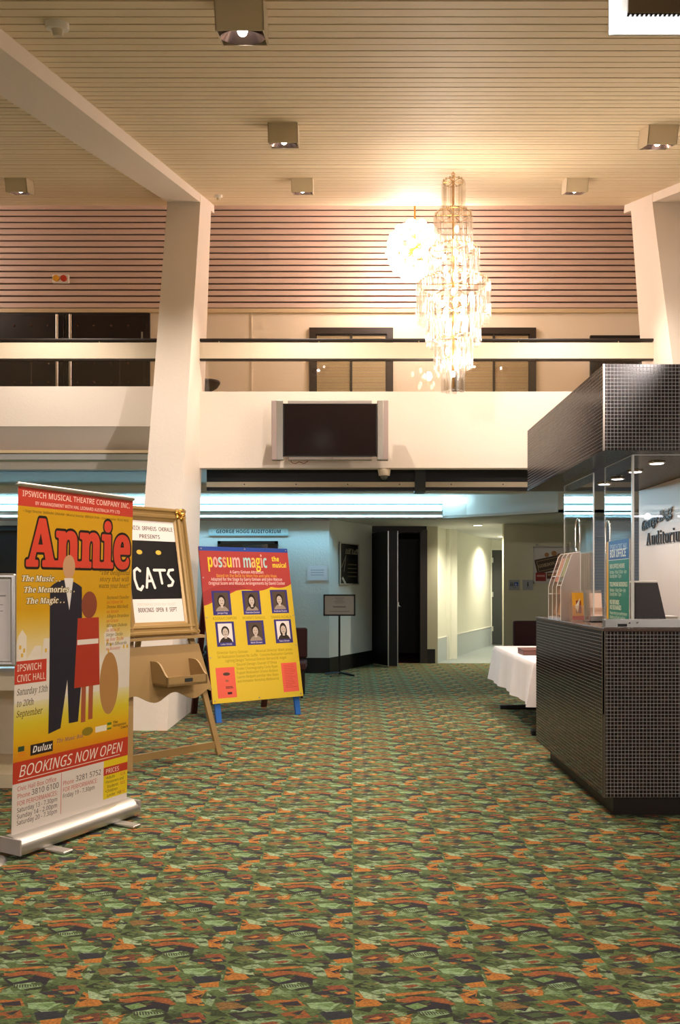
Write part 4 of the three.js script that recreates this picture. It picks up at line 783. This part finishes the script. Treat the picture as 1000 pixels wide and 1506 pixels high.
{
  const t = thing('glass_screen', 'front glass screen of the booth facing the hall', 'glass screen', [1.84, 1.277, 5.32]);
  obj('pane', bb(0, 1.7, 0, 1.07, -.008, 0), M.glass, t);
  obj('polished_edge', [bb(-.008, .006, -.05, 1.07, -.009, .004), bb(0, 1.7, 1.067, 1.072, -.008, 0)], mat(0xf2f4f0, .2, { transmission: .3, thickness: 0 }), t);
}
{
  const t = thing('box_office_sign', 'blue and green opening hours sign with yellow edge on the booth glass', 'sign', [1.826, 1.24, 5.59], -Math.PI / 2);
  const w = .47, h = .565;
  obj('panel', bb(-w / 2, w / 2, 0, h, -.004, 0), M.white, t);
  obj('print', new THREE.PlaneGeometry(w, h).translate(0, h / 2, .0012), flat(canvas(560, 680, (g, W, H) => {
    g.fillStyle = '#157c66'; g.fillRect(0, 0, W, H); g.fillStyle = '#1b4c96'; g.fillRect(0, 0, W, H * .235); g.fillStyle = '#e0ab2c'; g.fillRect(0, 0, 56, H);
    g.fillStyle = '#e9e6da'; g.fillRect(56, H * .232, W, 5);
    T(g, 'IPSWICH CIVIC HALL', 88, H * .115, '64px sans-serif', '#cfd9e6', 'left', 440); T(g, 'BOX OFFICE', 88, H * .205, 'bold 92px sans-serif', '#f3f1e4', 'left', 400);
    const c = '#e7e2c8';
    T(g, 'BOX OFFICE HOURS', 88, H * .34, 'bold 52px sans-serif', c, 'left', 370); T(g, 'Monday - Friday 10.00am - 4pm', 88, H * .405, '40px sans-serif', c, 'left', 420); T(g, 'Saturday 9am - 12pm', 88, H * .455, '40px sans-serif', c, 'left', 290);
    T(g, 'TELEPHONE BOOKINGS', 88, H * .56, 'bold 52px sans-serif', c, 'left', 440); T(g, 'Monday - Friday 10am - 4pm', 88, H * .625, '40px sans-serif', c, 'left', 400); T(g, 'Saturday 9am - 12pm', 88, H * .675, '40px sans-serif', c, 'left', 290);
    T(g, 'NO REFUNDS', 88, H * .78, 'bold 52px sans-serif', c, 'left', 240); T(g, 'NO EXCHANGES', 88, H * .845, 'bold 52px sans-serif', c, 'left', 290); T(g, 'Please check your performance', 88, H * .905, '36px sans-serif', c, 'left', 430); T(g, 'details as all sales are final', 88, H * .955, '36px sans-serif', c, 'left', 380);
  }), .35), t);
}
// leaflet rack: four acrylic fins with leaflets between them
{
  const t = thing('leaflet_rack', 'white acrylic leaflet rack with slanted fins on the counter', 'leaflet rack', [1.625, 1.2235, 6.32]);
  const s = new THREE.Shape(); s.moveTo(0, 0); s.lineTo(.15, 0); s.lineTo(.15, .53); s.lineTo(.1, .525); s.quadraticCurveTo(.085, .52, .08, .5); s.lineTo(0, .26); s.closePath();
  const fin = new THREE.ExtrudeGeometry(s, { depth: .006, bevelEnabled: false });
  const out = [[0, 0], [0, .26], [.08, .5], [.1, .525], [.15, .53], [.15, 0]];
  const rim = merge(out.slice(1).map((q, i) => rod([...out[i], .003], [...q, .003], .0035, 6)));
  [0, -.13, -.26, -.39].forEach((z, i) => { const o = obj('fin', fin, i ? M.acrylic : mat(0xdccfc6, .2, { transmission: .55, thickness: 0 }), t); o.position.set(0, 0, z); obj('fin_edge', rim, mat(0xf6f2ee, .3), o); });
  obj('base', bb(0, .15, 0, .02, -.39, .0), mat(0xdde0ea, .2, { transmission: .4, thickness: 0 }), t); obj('back', bb(.144, .15, 0, .52, -.39, 0), mat(0xcfc0b4, .3, { transmission: .4, thickness: 0 }), t);
  for (const [z, y] of [[-.065, .27], [-.195, .34], [-.32, .2]]) obj('shelf_lip', bb(.0, .12, y, y + .006, z - .055, z + .055), M.white, t);
}
[[-.065, 0x6d5a8a, 'purple'], [-.195, 0x9a9a30, 'olive green'], [-.325, 0xc85f24, 'orange']].forEach(([z, c, n]) => {
  const o = obj('leaflet', bx(.004, .2, .1, 0, 0, 0).rotateZ(-.3).translate(1.705, 1.62, -6.32 + z), mat(c, .4)); o.userData = { label: `${n} leaflet at the top of the acrylic rack`, category: 'leaflet', group: 'leaflets in the acrylic rack' };
});
[[-.195, 0xc98526, 'amber'], [-.325, 0x9c6a34, 'brown']].forEach(([z, c, n]) => {
  const o = obj('leaflet', bx(.004, .21, .1, 0, 0, 0).rotateZ(-.2).translate(1.685, 1.36, -6.32 + z), mat(c, .4)); o.userData = { label: `${n} leaflet low in the acrylic rack`, category: 'leaflet', group: 'leaflets in the acrylic rack' };
});
{
  const t = thing('leaflet_holder', 'small clear holder in front of the acrylic rack', 'leaflet holder', [1.72, 1.2235, 6.2]);
  obj('back', bx(.11, .24, .003, 0, .12, -.025).rotateX(-.12), M.acrylic, t); obj('front', bx(.11, .12, .003, 0, .06, .02), M.acrylic, t); obj('base', bx(.11, .004, .05, 0, .002, 0), M.acrylic, t);
  const o = obj('leaflet', new THREE.BoxGeometry(.085, .21, .008).rotateX(-.12).translate(1.725, 1.335, -6.2), flat(canvas(128, 320, (g, W, H) => { g.fillStyle = '#e2a01c'; g.fillRect(0, 0, W, H); g.fillStyle = '#8c3a1c'; g.fillRect(40, 90, 60, 150); g.fillStyle = '#f1ead8'; g.beginPath(); g.moveTo(30, 160); g.lineTo(90, 60); g.lineTo(60, 240); g.fill(); g.fillStyle = '#c2271d'; g.fillRect(0, 270, W, 50); }), .3)); o.userData = { label: 'yellow leaflet with red foot in the small clear holder', category: 'leaflet' };
  const t2 = thing('leaflet_holder', 'clear holder just behind the slotted glass', 'leaflet holder', [1.89, 1.2235, 6.3]);
  obj('back', bx(.12, .24, .003, 0, .12, -.025).rotateX(-.15), M.acrylic, t2); obj('front', bx(.12, .1, .003, 0, .05, .02), M.acrylic, t2); obj('base', bx(.12, .004, .05, 0, .002, 0), M.acrylic, t2);
  const p = obj('leaflet', new THREE.BoxGeometry(.09, .2, .02).rotateX(-.15).translate(1.89, 1.335, -6.298), mat(0xe8c9b6, .5)); p.userData = { label: 'pale pink leaflets in the holder behind the glass', category: 'leaflet' };
  const q = thing('steel_tray', 'low steel pass-through tray beside the glass screen', 'tray', [1.86, 1.2235, 6.04]);
  obj('tray', [bb(-.09, .16, 0, .045, -.02, .02), bb(-.09, .16, 0, .008, -.2, .02)], M.steel, q);
  const c = thing('card_stand', 'thin white card standing between the glass screens', 'card', [1.93, 1.2235, 5.92]);
  obj('card', rb(.02, .26, .1, .004, 0, .13, 0), M.white, c); obj('foot', bb(-.04, .04, 0, .006, -.05, .05), M.acrylic, c);
}
{
  const t = thing('desk_monitor', 'dark tapered back of a desk screen behind the front glass', 'screen', [2.03, 1.2235, 5.62]);
  const s = new THREE.Shape([[-.09, 0], [.12, 0], [.055, .28], [-.09, .28]].map(p => new THREE.Vector2(...p)));
  obj('shell', new THREE.ExtrudeGeometry(s, { depth: .12, bevelEnabled: true, bevelSize: .006, bevelThickness: .006, bevelSegments: 2 }).translate(0, .006, -.06), mat(0x332f2f, .45), t); obj('cap', rb(.155, .015, .13, .005, -.018, .295, 0), M.white, t);
  const b = thing('paper_tray', 'small cream box beside the dark desk screen', 'box', [2.21, 1.2235, 5.7]); obj('box', rb(.1, .05, .12, .005, 0, .025, 0), M.cream, b); obj('lid', rb(.11, .01, .13, .004, 0, .055, 0), M.white, b);
}
// roller shutter beyond the booth
{
  const t = thing('roller_shutter', 'blue grey roller shutter seen between the booth glass panes', 'shutter', [3.8, .95, 12.9]);
  for (let i = 0; i < 34; i++) obj('slat', i === 0 ? bb(0, 2.4, 0, .044, -.015, 0) : bb(0, 2.4, i * .048, i * .048 + .044, -.015, 0), mat(0x8fa0b4, .45), t);
  obj('sill', bb(-.02, 2.42, -.95, -.002, -.1, .05), M.khaki, t);
}
// table with white cloth
{
  const X = 2.2, Z = 9.0, w = .84, l = 2.2;
  const t = thing('trestle_table', 'table under white cloth behind the tiled counter', 'table', [X, 0, Z]);
  obj('tabletop', rb(w - .03, .03, l - .03, .008, 0, .72, 0), M.darkBrown, t);
  for (const z of [-l / 2 + .25, l / 2 - .25]) { obj('foot', rb(w - .1, .05, .07, .01, -.03, .025, z), M.black, t); obj('leg', bb(-.03, .03, .04, .71, z - .03, z + .03), M.black, t); }
  // cloth: a grid that lies on the top and hangs in soft folds
  const nx = 200, rings = 16, pos = [], idx = [], uv = [], hem = .42, hw = w / 2 + .004, hl = l / 2 + .004, per = 4 * (hw + hl);
  const edge = s => { s = (s % 1) * per; if (s < 2 * hw) return [-hw + s, hl, 0, 1]; s -= 2 * hw; if (s < 2 * hl) return [hw, hl - s, 1, 0]; s -= 2 * hl; if (s < 2 * hw) return [hw - s, -hl, 0, -1]; s -= 2 * hw; return [-hw, -hl + s, -1, 0]; };
  for (let j = 0; j <= rings; j++) for (let i = 0; i <= nx; i++) {
    const s = i / nx, [ex, ez, ax, az] = edge(s); const corner = Math.min(1, Math.max(0, 1 - Math.min(hw - Math.abs(ex) + .0, 9) / .18)) * Math.min(1, Math.max(0, 1 - (hl - Math.abs(ez)) / .18));
    const v = j / rings, d = hem * v, f = Math.pow(v, 1.2) * (.012 * Math.sin(s * per * 17) + .02 * Math.sin(s * per * 7.3 + 1)) + .012 + v * .03 + corner * v * .09;
    const ox = corner ? Math.sign(ex) : ax, oz = corner ? Math.sign(ez) : az, n = Math.hypot(ox, oz) || 1;
    pos.push(ex + ox / n * f * (j ? 1 : 0), .742 - (j ? d * (1 - corner * .02) : 0), ez + oz / n * f * (j ? 1 : 0)); uv.push(s * per, d);
  }
  for (let j = 0; j < rings; j++) for (let i = 0; i < nx; i++) { const a = j * (nx + 1) + i, b = a + nx + 1; idx.push(a, b, a + 1, b, b + 1, a + 1); }
  const g = new THREE.BufferGeometry(); g.setAttribute('position', new THREE.Float32BufferAttribute(pos, 3)); g.setAttribute('uv', new THREE.Float32BufferAttribute(uv, 2)); g.setIndex(idx); g.computeVertexNormals();
  const top = new THREE.PlaneGeometry(2 * hw, 2 * hl).rotateX(-Math.PI / 2).translate(0, .742, 0);
  const c = thing('tablecloth', 'white cloth draped over the table behind the counter', 'tablecloth', [X, 0, Z]);
  obj('skirt', g, new THREE.MeshPhysicalMaterial({ color: 0xefe8ea, roughness: .85, side: THREE.DoubleSide }), c); obj('top', top, M.cloth, c);
  const b = thing('wooden_box', 'flat brown box lying on the white tablecloth', 'box', [2.0, .743, 8.9]); obj('box', rb(.3, .05, .3, .006, 0, .025, 0), mat(0x6b4740, .5), b); obj('lid', rb(.305, .012, .305, .004, 0, .056, 0), mat(0x7a5148, .5), b);
}
// maroon seating
function chair(X, Z, w, turn, label, cat) {
  const t = thing(cat === 'bench' ? 'bench_seat' : 'upholstered_chair', label, cat, [X, 0, Z], turn);
  obj('seat', rb(w, .11, .5, .03, 0, .42, 0, 3), M.maroon, t); obj('backrest', rb(w, .42, .07, .03, 0, .7, -.24, 3), M.maroon, t);
  for (const x of [-w / 2 + .05, w / 2 - .05]) for (const z of [-.2, .2]) obj('leg', bb(x - .018, x + .018, 0, .38, z - .018, z + .018), M.darkBrown, t);
}
chair(2.95, 13.2, .56, 0, 'dark maroon chair against the wall beyond the white tablecloth', 'chair');
chair(-1.12, 11.0, 1.04, 0, 'dark maroon bench seat mostly hidden behind the yellow show board', 'bench');
{
  const t = thing('black_bag', 'glossy black lumpy bag between the column and the yellow board', 'bag', [-1.78, 0, 10.3]);
  const g = new THREE.SphereGeometry(.2, 32, 24), p = g.attributes.position; for (let i = 0; i < p.count; i++) { const x = p.getX(i), y = p.getY(i), z = p.getZ(i), k = 1 + .13 * Math.sin(x * 31 + y * 17) + .1 * Math.sin(z * 37 - y * 23); p.setXYZ(i, x * k * .8, y * k * 1.6, z * k * .8); } g.computeVertexNormals(); g.computeBoundingBox(); g.translate(0, -g.boundingBox.min.y, 0);
  obj('sack', g, M.blackGloss, t); obj('knot', new THREE.TorusGeometry(.03, .018, 8, 16).rotateX(1.57).translate(0, .66, 0), M.blackGloss, t);
}
renderer.render(scene, camera);
